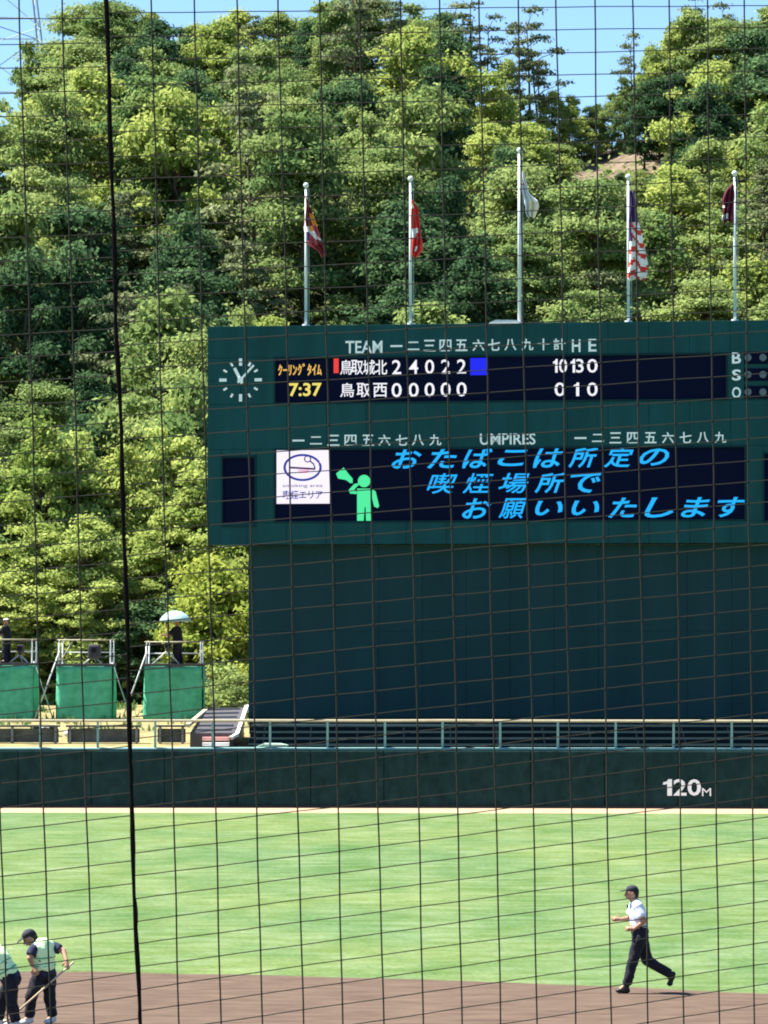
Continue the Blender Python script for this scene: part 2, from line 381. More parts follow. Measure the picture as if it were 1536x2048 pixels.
hx = [793, 827, 859, 891, 923, 957, 988, 1021, 1055, 1087, 1119]
def cbox(ch, x, y, w, h):
    if ch == '一': return (x - w / 2, y - 1.6, x + w / 2, y + 1.8)
    if ch == '二': return (x - w / 2, y - h * .36, x + w / 2, y + h * .36)
    return (x - w / 2, y - h / 2, x + w / 2, y + h / 2)
T('TEAM', (691, 682, 765, 706), M['white_letter'], board, 'heading', weight=0.014)
for ch, x in zip(kan, hx): T(ch, cbox(ch, x, 692 + yo(x), 24, 23), M['white_letter'], board, 'column_heading', weight=0.016)
T('H', (1144, 679, 1161, 704), M['white_letter'], board, 'column_heading', weight=0.016)
T('E', (1177, 678, 1193, 703), M['white_letter'], board, 'column_heading', weight=0.016)
sd = disp['score']; oo = -0.040
def D(body, bx, m, weight=0.02): T(body, bx, m, sd, 'lit_character', oo, weight)
D('ｸｰﾘﾝｸﾞﾀｲﾑ', (556, 727, 643, 751), M['led_orange'], 0.015)
D('7:37', (578, 766, 643, 792), M['led_yellow'], 0.02)
for ch, x in zip('鳥取城北', (692, 714, 738, 762)): D(ch, (x - 12, 720, x + 12, 749), M['led_white'], 0.006)
for ch, x in zip('鳥取西', (694, 727, 760)): D(ch, (x - 14, 766, x + 14, 794), M['led_white'], 0.006)
for ch, x in zip('24022', hx): D(ch, (x - 9, 720 + yo(x), x + 9, 748 + yo(x)), M['led_white'], 0.006)
for x in hx[:5]: D('0', (x - 10, 766 + yo(x), x + 10, 794 + yo(x)), M['led_white'], 0.006)
for ch, a, b in (('1', 1106, 1115), ('0', 1118, 1134), ('1', 1141, 1150), ('3', 1152, 1167), ('0', 1174, 1195)): D(ch, (a, 718, b, 745), M['led_white'], 0.006)
for ch, a, b in (('0', 1109, 1130), ('1', 1147, 1158), ('0', 1174, 1195)): D(ch, (a, 765, b, 792), M['led_white'], 0.006)
def plate(par, bx, m, name, off=0.0, depth=0.012):
    u0, z1 = sp.uz(bx[0], bx[1]); u1, z0 = sp.uz(bx[2], bx[3]); return slab(u0, u1, z0, z1, -off - depth, -off, m, name, par)
plate(sd, (667, 717, 677, 746), M['led_red'], 'lit_block', oo)
plate(sd, (940, 716, 973, 750), M['led_blue'], 'lit_block', oo)
for xs_, y0 in (((597, 632, 667, 701, 736, 769, 803, 836, 871), 881), ((1161, 1196, 1231, 1266, 1301, 1336, 1371, 1406, 1441), 876)):
    for i, (ch, x) in enumerate(zip(kan, xs_)): T(ch, cbox(ch, x, y0 - (x - xs_[0]) * 0.004, 24, 22), M['white_letter'], board, 'column_heading', weight=0.016)
T('UMPIRES', (960, 867, 1071, 889), M['white_letter'], board, 'heading', weight=0.014)
for ch, y in zip('BSO', (716, 750, 785)):
    T(ch, (1464, y - 11, 1482, y + 11), M['white_letter'], board, 'count_letter', weight=0.02)
    row = plate(board, (1488, y - 13, 1598, y + 11), M['led'], 'lamp_box', -0.03, 0.03)
    for k in range({'B': 3, 'S': 2, 'O': 2}[ch]):
        u, z = sp.uz(1496 + 30 * k, y - 1); MB().bar((u, 0.0, z), (u, -0.03, z), 0.13, 0.12, 16).build('count_lamp', M['lamp_off'], row)
cq = opens['count']; slab(cq[0], cq[1], cq[2], cq[3], 0.035, 0.058, M['board'], 'face_panel', board)
# notice lines, slanted sky blue lettering
nd = disp['notice']
def line(s, x0, x1, y, h, pitch_w):
    n = len(s)
    for i, ch in enumerate(s):
        x = x0 + (x1 - x0 - pitch_w) * i / (n - 1); hh = h; ww = pitch_w; yy = y + (i * -0.4)
        if ch == 'い': hh *= 0.72; ww *= 0.95
        if ch == 'こ': hh *= 0.8
        if ch in 'の': hh *= 0.85
        T(ch, (x, yy - hh / 2, x + ww, yy + hh / 2), M['led_cyan'], nd, 'lit_character', oo, 0.008 if ch in '場願喫煙' else 0.016, 0.28)
line('おたばこは所定の', 783, 1338, 917, 40, 60)
line('喫煙場所で', 853, 1203, 967, 40, 62)
line('お願いいたします', 924, 1493, 1017, 40, 58)
# white smoking area sign on the display
sg = plate(board, (553, 900, 659, 1007), M['led_bright'], 'notice_sign', oo + 0.004, 0.012)
def ell(cx, cy, rx, ry, w, m, name, par, off=0.0, n=40, a0=0, a1=2 * math.pi):
    mb = MB(); pts = []
    for k in range(n + 1):
        a = a0 + (a1 - a0) * k / n; u, z = sp.uz(cx + rx * math.cos(a), cy + ry * math.sin(a)); pts.append((u, -off, z))
    mb.path(pts, w, 6); return mb.build(name, m, par)
so_ = -0.020
ell(605, 935, 36, 25, 0.045, M['ink'], 'lit_ring', sg, so_)
def stroke(pp, w, m, name, par, off): mb = MB(); mb.path([(lambda q: (q[0], -off, q[1]))(sp.uz(*p)) for p in pp], w, 6); return mb.build(name, m, par)
stroke([(580, 935), (630, 938)], 0.04, M['ink_dark'], 'lit_line', sg, so_)
stroke([(630, 938), (627, 928), (620, 922)], 0.03, M['ink_dark'], 'lit_line', sg, so_)
ell(615, 918, 6, 6, 0.022, M['ink_dark'], 'lit_ring', sg, so_, 20)
for yy, a, b in ((941, 596, 618), (945, 598, 614)): stroke([(a, yy), (b, yy)], 0.028, M['ink_pink'], 'lit_line', sg, so_)
T('smoking area', (565, 968, 645, 976), M['ink_dark'], sg, 'lit_character', -0.03, 0.0)
T('喫煙エリア', (566, 981, 645, 998), M['ink'], sg, 'lit_character', -0.03, 0.012)
# green figure calling through a megaphone
fg = MB(); go = -0.035
def gpoly(pp): fg.prism([sp.uz(*p) for p in pp], -go - 0.015, -go)
q = [(728 + 12.5 * math.cos(a * math.pi / 8), 962 + 12.5 * math.sin(a * math.pi / 8)) for a in range(16)]
gpoly(q)
gpoly([(714, 977), (742, 977), (743, 1015), (743, 1043), (732, 1043), (731, 1014), (729, 1014), (727, 1043), (714, 1043)])
gpoly([(744, 978), (751, 983), (758, 1012), (755, 1016), (748, 1013), (744, 996)])
gpoly([(713, 988), (700, 987), (697, 980), (708, 968), (717, 966), (717, 970), (708, 979), (713, 981)])
gpoly([(672, 947), (687, 935), (697, 948), (705, 957), (705, 966), (700, 966), (692, 960), (676, 957)])
fg.build('lit_figure', M['led_green'], nd)
# clock
cu, cz = sp.uz(481.5, 760)
clock = tag(empty('clock', sp.A + sp.d * cu + sp.n * 0.03 + Vector((0, 0, cz)), sp.rz), 'white handed clock without a rim mounted left of the score display', 'clock')
R = (sp.uz(524, 760)[0] - cu)
for k in range(12):
    a = math.radians(30 * k); big = k % 3 == 0; r0, r1 = (R * 0.66, R * 1.0) if big else (R * 0.74, R * 0.93)
    rot = Matrix.Rotation(a, 3, 'Y'); mid = (r0 + r1) / 2
    MB().box((math.sin(a) * mid, 0, math.cos(a) * mid), (0.11 if big else 0.075, 0.03, r1 - r0), rot).build('hour_mark', M['white_letter'], clock)
for ang, ln, w, y in ((-27, 0.62, 0.11, -0.03), (43, 0.92, 0.075, -0.05)):
    a = math.radians(ang); rot = Matrix.Rotation(a, 3, 'Y')
    MB().box((math.sin(a) * R * (ln / 2 - .09), y, math.cos(a) * R * (ln / 2 - .09)), (w, 0.015, R * (ln + .18)), rot).build('hand', M['white_letter'], clock)
MB().bar((0, 0.01, 0), (0, -0.065, 0), 0.10, 0.10, 20).build('hub', M['white_letter'], clock)
# backscreen wall of tall panels
bzt = zbot - 0.02; bzb = P(700, 1435, YL - 1).z
bs = tag(empty('backscreen', sp.A + sp.d * u492 - sp.n * 0.5, sp.rz), 'dark blue green batter backscreen wall below the scoreboard', 'backscreen wall')
n = 12; bw = (SW - 1.3 - u492) / n
slab(0.02, bw * n - 0.02, bzb - 0.6, bzt, 0.052, 1.4, M['screen_wall'], 'wall_core', bs)
for i in range(n):
    for j in range(2):
        zz0 = bzb + (bzt - bzb) * j / 2; zz1 = bzb + (bzt - bzb) * (j + 1) / 2
        slab(i * bw + 0.005, (i + 1) * bw - 0.005, zz0 + 0.004, zz1 - 0.004, random.uniform(0, .005), 0.05, M['screen_wall'], 'wall_panel', bs, 0.004)
# white fixture on top of the scoreboard
u, z = sp.uz(1005, 641)
fx = tag(empty('roof_cover', sp.A + sp.d * u - sp.n * 0.9 + Vector((0, 0, ztop - 0.02)), sp.rz), 'flat white cover lying on top of the scoreboard', 'cover')
MB().prism([(-0.55, 0), (0.52, 0), (0.5, 0.12), (0.42, 0.17), (-0.30, 0.19), (-0.52, 0.1)], -0.35, 0.35).build('lid', M['white_paint'], fx)
MB().box((0, 0, 0.03), (1.16, 0.82, 0.05), None, 0.01).build('flange', M['steel'], fx)

# ------------------------------------------------------------------ flagpoles and flags
def flagpole(px, pytop, wide, label):
    u, _ = sp.uz(px, 640); base = sp.A + sp.d * u - sp.n * 1.0
    Yp = base.y; zt = P(px, pytop, Yp).z; x = P(px, 600, Yp).x
    t = tag(empty('flagpole', (x, Yp, ztop - 0.02)), label, 'flagpole', 'flagpoles on the scoreboard roof')
    h = zt - ztop
    MB().bar((0, 0, 0), (0, 0, h), 0.060 * wide, 0.042 * wide, 14).build('shaft', M['pole'], t, True)
    MB().ball((0, 0, h + 0.06), 0.10).build('finial', M['pole'], t, True)
    MB().bar((0, 0, 0), (0, 0, 0.14), 0.16, 0.13, 14).build('base_collar', M['steel'], t)
    MB().path([(0.11 * wide, -0.02, 0.2), (0.10 * wide, -0.02, h - 0.05)], 0.008, 4).build('halyard', M['steel'], t)
    return x, Yp
poles = [flagpole(612, 373, 1, 'leftmost white flagpole on the scoreboard roof carrying a dark red flag'),
         flagpole(821, 360, 1, 'white flagpole second from left carrying a bright red flag'),
         flagpole(1039, 303, 1.2, 'tallest middle flagpole carrying a small white flag'),
         flagpole(1257, 356, 1, 'white flagpole carrying the purple red and white striped flag'),
         flagpole(1470, 349, 1, 'rightmost white flagpole on the scoreboard roof carrying a maroon flag')]
fm = {k: mat('cloth_' + k, c, 0.8) for k, c in dict(darkred=(0.16, 0.012, 0.012), red=(0.62, 0.04, 0.03), orange=(0.80, 0.33, 0.06), white=(0.80, 0.78, 0.76), navy=(0.03, 0.018, 0.10), purple=(0.08, 0.03, 0.12), maroon=(0.10, 0.006, 0.022), yellow=(0.8, 0.55, 0.10), rose=(0.50, 0.07, 0.10), cream=(0.72, 0.66, 0.48), pale=(0.55, 0.60, 0.66)).items()}
def flag(pole, rows, label, colour, nx=14, ny=34, folds=2.5, ph=0.0):
    """rows: (py, px left, px right); colour(s, t) -> cloth name, s across, t down"""
    x0, Yp = pole; ys = [r[0] for r in rows]; V = []; Fc = []; cols = []
    names = list(fm)
    for j in range(ny + 1):
        t = j / ny; py = ys[0] + (ys[-1] - ys[0]) * t
        l = np.interp(py, ys, [r[1] for r in rows]); r = np.interp(py, ys, [r[2] for r in rows])
        for i in range(nx + 1):
            s = i / nx; px = l + (r - l) * s + 1.2 * math.sin(t * 9 + s * 4 + ph)
            dep = 0.13 * math.sin(s * folds * math.pi * 2 + t * 3 + ph) * (0.4 + 0.6 * t) + 0.03 * math.sin(t * 14 + s * 6)
            V.append(P(px, py + 2.0 * math.sin(s * 7 + ph) * t, Yp - 0.02 + dep))
    c0 = V[0].copy(); V = [v - c0 for v in V]
    me = mesh_np('flag', V, [(j * (nx + 1) + i, j * (nx + 1) + i + 1, (j + 1) * (nx + 1) + i + 1, (j + 1) * (nx + 1) + i) for j in range(ny) for i in range(nx)], None, True)
    used = []
    for j in range(ny):
        for i in range(nx):
            c = colour((i + .5) / nx, (j + .5) / ny)
            if c not in used: used.append(c); me.materials.append(fm[c])
            cols.append(used.index(c))
    me.polygons.foreach_set('material_index', cols)
    o = link('flag', me, None, c0); md = o.modifiers.new('thick', 'SOLIDIFY'); md.thickness = 0.008
    return tag(o, label, 'flag', 'flags hanging from the scoreboard flagpoles')
def c1(s, t):
    if t > 0.82 and s > 0.45: return 'darkred'
    if t < 0.28: return 'darkred'
    if t < 0.5: return 'darkred' if s < 0.62 else 'orange'
    if t < 0.60: return 'white' if s < 0.35 else ('orange' if s < 0.55 else 'rose')
    if t < 0.74: return 'navy' if s < 0.3 + (0.6 - t) else ('white' if abs(s - (t - 0.6) * 3.2 - 0.42) < 0.2 else 'rose')
    return 'rose' if s < 0.7 else 'darkred'
flag(poles[0], [(392, 608, 613), (415, 609, 622), (440, 609, 629), (465, 610, 638), (488, 614, 646), (502, 636, 652), (512, 642, 653)], 'dark red flag with orange and white patches on the leftmost pole', c1)
flag(poles[1], [(400, 819, 826), (416, 820, 836), (440, 822, 838), (462, 823, 841), (480, 823, 846), (497, 823, 846), (514, 825, 832)], 'bright red flag with white patches on the second pole',
     lambda s, t: 'white' if (t < 0.16 and s < .6) or (0.50 < t < 0.60 and s < .7) or (0.82 < t < 0.9 and 0.3 < s < 0.6) else ('pale' if 0.6 < t < 0.66 and s < .4 else 'red'), ph=1)
flag(poles[2], [(343, 1044, 1047), (362, 1044, 1051), (385, 1045, 1058), (402, 1047, 1077), (412, 1050, 1078), (425, 1052, 1072), (435, 1058, 1068)], 'white flag with a cream lower corner on the tallest pole',
     lambda s, t: 'rose' if 0.26 < t < 0.3 and s < .5 else ('cream' if t > .66 and s > .3 else 'white' if s > .5 or t < .3 else 'pale'), ph=2)
def c4(s, t):
    if t < 0.34: return 'navy' if s < 0.4 else 'purple'
    if s < 0.28 and t < 0.55: return 'purple'
    k = (t * 15 + math.sin(s * 6) * 0.8) % 2
    return 'red' if k < 0.85 else 'white'
flag(poles[3], [(382, 1258, 1268), (410, 1258, 1273), (440, 1256, 1275), (470, 1256, 1284), (500, 1256, 1292), (525, 1257, 1297), (545, 1254, 1295), (560, 1256, 1288)], 'purple topped flag with red and white stripes hanging on its pole', c4, folds=2, ph=.5)
flag(poles[4], [(367, 1464, 1468), (380, 1452, 1468), (400, 1446, 1468), (425, 1445, 1468), (437, 1443, 1467), (444, 1450, 1463)], 'plain maroon flag with a small white mark on the rightmost pole',
     lambda s, t: 'white' if (0.80 < t < 0.93 and s < 0.55 and (s * 9) % 2 < 1.4) or (0.55 < t < .62 and s < .15) else 'maroon', ph=1.4)

# ------------------------------------------------------------------ terrace behind the railing
xl = P(497, 1480, 138).x
ter = tag(empty('terrace', (xl, 138, 1.7)), 'dark shaded terrace steps with benches below the backscreen', 'terrace')
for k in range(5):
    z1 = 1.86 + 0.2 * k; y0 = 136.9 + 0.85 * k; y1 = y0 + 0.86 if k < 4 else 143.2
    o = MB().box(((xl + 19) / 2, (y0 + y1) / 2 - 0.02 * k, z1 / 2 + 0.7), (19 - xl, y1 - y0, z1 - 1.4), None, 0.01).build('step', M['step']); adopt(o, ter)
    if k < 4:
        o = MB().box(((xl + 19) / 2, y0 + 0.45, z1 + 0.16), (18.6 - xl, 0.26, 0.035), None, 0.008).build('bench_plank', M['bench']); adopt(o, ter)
        mb = MB()
        for q in np.arange(xl + 0.5, 18.5, 1.6): mb.box((q, y0 + 0.45, z1 + 0.07), (0.06, 0.2, 0.14))
        o = mb.build('bench_support', M['dark_metal']); o['kind'] = 'stuff'; adopt(o, ter)
# sunlit patch on the wall top, added as a pale solid shape
a = P(512, 1494, 136.6); t_ = tag(empty('sunlit_patch', a), 'added pale shape for the sunlit patch on the wall top by the stairs', 'sunlit patch')
mb = MB(); mb.prism([(0, 0), (1.05, 0.0), (1.10, 0.06), (0.86, 0.12), (0.30, 0.13), (0.16, 0.07)], -0.3, 0.25); mb.build('cloth', mat('sunlit_patch_tone', (0.42, 0.62, 0.48), 0.7, 0.1, 4), t_)  # pale green colour imitates sunlight on the wall top
MB().path([(0.3, -0.31, 0.10), (0.95, -0.31, 0.08)], 0.012, 5).build('cord', M['white_paint'], t_)  # white line added to the sunlit patch shape

# stairway / ramp left of the backscreen
st = tag(empty('stairway', P(430, 1480, 139.5)), 'grey stairway with pale side rails left of the backscreen', 'stairway')
nl, nr = P(380, 1466, 139.6), P(468, 1466, 139.6); fl, fr_ = P(412, 1417, 146.5), P(488, 1415, 146.5)
mb = MB(); bv = mb.b
top = [bv.verts.new(p) for p in (nl, nr, fr_, fl)]; bot = [bv.verts.new((p.x, p.y, 1.5)) for p in (nl, nr, fr_, fl)]
bv.faces.new(top); bv.faces.new(bot[::-1])
for i in range(4): bv.faces.new((top[i], bot[i], bot[(i + 1) % 4], top[(i + 1) % 4]))
adopt(mb.build('ramp', M['dark_metal']), st)
for k in range(6):
    t = (k + .5) / 6; a = nl.lerp(fl, t); b = nr.lerp(fr_, t); mb = MB(); mb.rbar(a + Vector((0.1, 0, .02)), b + Vector((-.1, 0, .02)), 0.05, 0.09); adopt(mb.build('tread', M['concrete']), st)
mb = MB(); mb.rbar(P(375, 1451, 139.6), P(412, 1420, 146.5), 0.15, 0.1); adopt(mb.build('side_rail', M['rail_beige']), st)
mb = MB(); mb.rbar(P(474, 1470, 139.6), P(494, 1412, 146.3), 0.13, 0.12); adopt(mb.build('side_rail', M['white_paint']), st)
mb = MB(); mb.rbar(P(462, 1476, 139.3), P(474, 1469, 139.6), 0.14, 0.1); adopt(mb.build('rail_end', M['white_paint']), st)
for k, (y, m_) in enumerate(((1474, 'red_paint'), (1485, 'white_paint'), (1495, 'white_paint'))):
    a = P(405, y, 139.4 - 0.35 * k); b = P(459, y, 139.4 - 0.35 * k); mb = MB(); mb.box(((a.x + b.x) / 2, a.y, a.z - 0.06), (b.x - a.x, 0.34, 0.12), None, 0.01); adopt(mb.build('step', M['white_paint' if k else 'red_paint']), st)

# benches on the stand level to the left
for (x0, x1, y, lab) in ((-70, 120, 1462, 'long weathered grey bench at the left frame edge behind the wall'),
                         (132, 282, 1461, 'grey bench below the middle camera tower'),
                         (312, 374, 1460, 'short grey bench beside the stairway')):
    Yb = 143.2; a = P(x0, y, Yb); b = P(x1, y, Yb); zt = P(x0, 1452, Yb).z; g = emb_z(0, Yb)
    t = tag(empty('bench', (a.x, Yb, g)), lab, 'bench', 'benches behind the outfield wall'); w = b.x - a.x
    MB().box((w / 2, 0, zt - g), (w, 0.34, 0.07), None, 0.012).build('seat_plank', M['bench_grey'], t)
    MB().box((w / 2, 0.02, (zt - g) * .45), (w - 0.1, 0.06, (zt - g) * 0.8), None, 0.01).build('front_board', M['bench_grey'], t)
    for q in np.linspace(0.15, w - 0.15, max(2, int(w / 1.1))):
        MB().box((q, -0.05, (zt - g) / 2 - .02), (0.08, 0.26, zt - g - 0.03)).build('leg', M['concrete'], t)
a = P(138, 1447, 146); t_ = tag(empty('bag', (a.x, 146, emb_z(0, 146))), 'white bag lying behind the middle bench', 'bag')
MB().ball((0.1, 0, 0.16), 0.2, (1.5, 1, 0.8)).ball((0.55, 0.05, 0.11), 0.15, (1.4, 1, .7)).build('sack', M['white_paint'], t_, True)
MB().path([(-.1, 0, .25), (.1, -.02, .38), (.3, 0, .25)], 0.015, 5).build('strap', M['dark_metal'], t_)
a = P(72, 1444, 147); t_ = tag(empty('equipment_case', (a.x, 147, emb_z(0, 147))), 'black equipment case on the sand between the left towers', 'case')
MB().box((0.35, 0, 0.2), (0.85, 0.5, 0.3), None, 0.03).build('case_body', M['black'], t_)
MB().path([(.2, -.26, .3), (.35, -.3, .33), (.5, -.26, .3)], 0.02, 5).build('handle', M['steel'], t_)

# ------------------------------------------------------------------ camera towers
M['tarp'] = mat('green_mesh_tarp', (0.038, 0.28, 0.155), 0.8, col2=(0.100, 0.46, 0.28), scale=2.6)
def tower(pxl, pxr, pytop, pyrail, label, Yt=155.0):
    g = emb_z(0, Yt); L = P(pxl, 1380, Yt).x; R_ = P(pxr, 1380, Yt).x; w = R_ - L; zt = P(0, pytop, Yt).z - g; zr = P(0, pyrail, Yt).z - g; dp = 1.9
    t = tag(empty('camera_tower', (L, Yt, g)), label, 'camera tower', 'green sheeted camera towers')
    for sx in (0.03, w - 0.03):
        for sy in (0.03, dp): MB().bar((sx, sy, -0.1), (sx + (0.04 if sx < 1 else -0.04), sy, zr), 0.03, 0.03, 8).build('post', M['steel'], t, True)
    MB().box((w / 2, dp / 2, zt), (w + 0.1, dp + 0.1, 0.09), None, 0.01).build('platform', M['dark_metal'], t)
    for sy in (0.03, dp): MB().bar((0, sy, zr), (w, sy, zr), 0.026, 0.026, 8).build('handrail', M['rail_beige'], t, True)
    for sx in (0.03, w - 0.03): MB().bar((sx, 0, zr), (sx, dp, zr), 0.026, 0.026, 8).build('handrail', M['rail_beige'], t, True)
    MB().bar((0, dp, (zt + zr) / 2), (w, dp, (zt + zr) / 2), 0.02, 0.02, 8).build('middle_rail', M['steel'], t, True)
    def cloth(ax, ay, bx, by, sgn):
        V = []; Fc = []; nx, ny = 16, 12
        for j in range(ny + 1):
            for i in range(nx + 1):
                s = i / nx; tt = j / ny; x = ax + (bx - ax) * s; y = ay + (by - ay) * s
                d = 0.03 * math.sin(s * 11 + tt * 3 + pxl) + 0.02 * math.sin(s * 23 + pxl) * tt + random.uniform(-.006, .006)
                z = zt - 0.06 - (zt - 0.12 - 0.05 * math.sin(s * 8 + pxl)) * tt
                V.append((x + (d if ax == bx else 0), y + (d * sgn if ay == by else 0), z))
        for j in range(ny):
            for i in range(nx): q = j * (nx + 1) + i; Fc.append((q, q + 1, q + nx + 2, q + nx + 1))
        o = link('sheet', mesh_np('sheet', V, Fc, M['tarp'], True), t); md = o.modifiers.new('thick', 'SOLIDIFY'); md.thickness = 0.006; return o
    cloth(0, -0.03, w, -0.03, 1); cloth(0, dp + .06, w, dp + .06, 1); cloth(-0.03, 0, -0.03, dp, 1); cloth(w + .03, 0, w + .03, dp, 1)
    MB().bar((-0.9, -0.1, -0.05), (0.1, 0.02, zt + 0.55), 0.028, 0.028, 8).build('brace', M['steel'], t, True)
    if pxr > 300: pass
    MB().bar((w + 0.75, 0.6, -0.05), (w - 0.05, 0.6, zt + 0.1), 0.024, 0.024, 8).build('brace', M['steel'], t, True)
    return t, L, g, w, zt, zr
tw1 = tower(-60, 67, 1328, 1279, 'green sheeted camera tower cut by the left frame edge')
tw2 = tower(114, 224, 1330, 1280, 'middle green sheeted camera tower carrying an unmanned covered camera')
tw3 = tower(289, 404, 1330, 1284, 'green sheeted camera tower with the umbrella near the stairway')
for k in range(2):
    a = (0.15, 0.3) if k == 0 else (0.85, 0.3)
MB().bar((0.05, 0.05, tw2[4]), (0.62, 0.05, tw2[5]), 0.026, 0.026, 8).build('brace', M['rail_beige'], tw2[0], True)
def tripod_camera(x, y, z, label, h=1.0, face=-1, cover=False, spread=0.42):
    t = tag(empty('television_camera', (x, y, z)), label, 'television camera')
    for k in range(3):
        a = math.radians(200 + 120 * k); MB().bar((math.cos(a) * spread, math.sin(a) * spread * .8, 0), (0, 0, h - 0.12), 0.022, 0.03, 8).build('leg', M['white_paint'], t, True)
    MB().ball((0, 0, h - 0.08), 0.08).build('tripod_head', M['dark_metal'], t, True)
    mb = MB().box((0.02, 0, h + 0.10), (0.26, 0.5, 0.28), None, 0.03)
    if cover: mb.box((0.02, 0, h + 0.05), (0.48, 0.6, 0.55), None, 0.09)
    mb.build('camera_body', M['dark_metal'], t)
    MB().bar((0.02, -0.24, h + 0.10), (0.02, -0.52, h + 0.10), 0.07, 0.10, 14).build('lens', M['black'], t)
    MB().bar((0.1, 0.2, h), (0.25, 0.55, h - 0.12), 0.012, 0.012, 6).build('pan_handle', M['dark_metal'], t)
    return t
tp = lambda tw, px, py_, dy: (P(px, 1300, 155 + dy).x, 155 + dy, tw[2] + tw[4] + 0.045)
tripod_camera(*tp(tw2, 188, 0, 0.95), 'grey wrapped camera standing alone on the middle tower', 0.42, cover=True)
tripod_camera(*tp(tw3, 335, 0, 0.75), 'camera on white tripod legs beneath the umbrella', 0.62, spread=0.6)
tripod_camera(*tp(tw1, 40, 0, 0.9), 'dark camera on the tower at the left frame edge', 0.45)

# ------------------------------------------------------------------ people
def frames(a, b):
    d = (Vector(b) - Vector(a)); return d, d.to_track_quat('Z', 'Y').to_matrix()
def blob(parts, m, name, parent, voxel=0.012, smooth=4, wrinkle=0.0, seed=0):
    """join tapered limbs and ellipsoids into one continuous surface"""
    mb = MB()
    for p in parts:
        if p[0] == 'c':
            _, a, b, r1, r2 = p[:5]; mb.bar(a, b, r1, r2, 16)
            caps = p[5] if len(p) > 5 else (1, 1)
            if caps[0]: mb.ball(a, r1, u=16, v=10)
            if caps[1]: mb.ball(b, r2, u=16, v=10)
        else:
            _, c, sc = p[:3]; mb.ball(c, 1.0, sc, 20, 14, p[3] if len(p) > 3 else None)
    o = mb.build(name, m, parent)
    md = o.modifiers.new('r', 'REMESH'); md.mode = 'VOXEL'; md.voxel_size = voxel
    ms = o.modifiers.new('s', 'SMOOTH'); ms.iterations = smooth; ms.factor = 0.5
    bpy.context.view_layer.update()
    me = bpy.data.meshes.new_from_object(o.evaluated_get(bpy.context.evaluated_depsgraph_get()))
    o.modifiers.clear(); o.data = me; me.materials.clear(); me.materials.append(m); me.name = name
    if wrinkle:
        co = np.empty(len(me.vertices) * 3); me.vertices.foreach_get('co', co); co = co.reshape(-1, 3)
        no = np.empty(len(me.vertices) * 3); me.vertices.foreach_get('normal', no); no = no.reshape(-1, 3)
        w = np.sin(co[:, 2] * 38 + co[:, 0] * 23 + seed) * np.sin(co[:, 0] * 31 - co[:, 1] * 27 + co[:, 2] * 11)
        co += no * (w * wrinkle)[:, None]; me.vertices.foreach_set('co', co.ravel())
    for p in me.polygons: p.use_smooth = True
    return o
def lerp(a, b, t): return Vector(a).lerp(Vector(b), t)
def hand(wr, direc, side, curl):
    """palm, four unequal bent fingers and a thumb from the side of the palm"""
    d = Vector(direc).normalized(); s = Vector(side).normalized(); s = (s - d * s.dot(d)).normalized(); n = d.cross(s)
    wr = Vector(wr); out = [('c', wr, wr + d * 0.085, 0.026, 0.036)]
    out.append(('c', wr + d * .04 + s * 0.012, wr + d * .085 + s * .028, 0.018, 0.013)); out.append(('c', wr + d * .04 - s * 0.012, wr + d * .085 - s * .028, 0.018, 0.012))
    for k, ln in enumerate((0.068, 0.078, 0.072, 0.056)):
        b0 = wr + d * 0.085 + s * (0.030 - 0.020 * k); d1 = (d + n * curl * 0.6).normalized(); d2 = (d * (1 - curl * .6) + n * curl).normalized(); d3 = (d * (1 - curl * 1.5) + n * curl * .8).normalized()
        p1 = b0 + d1 * ln * .5; p2 = p1 + d2 * ln * .3; p3 = p2 + d3 * ln * .28
        out += [('c', b0, p1, .0095, .009), ('c', p1, p2, .009, .0085), ('c', p2, p3, .0085, .0075)]
    t0 = wr + d * 0.025 + s * 0.022; t1 = t0 + (d * .6 + s * .8 + n * .2).normalized() * .045; t2 = t1 + (d * .9 + s * .15 + n * .5).normalized() * .032
    out += [('c', t0, t1, .013, .011), ('c', t1, t2, .011, .009)]
    return out
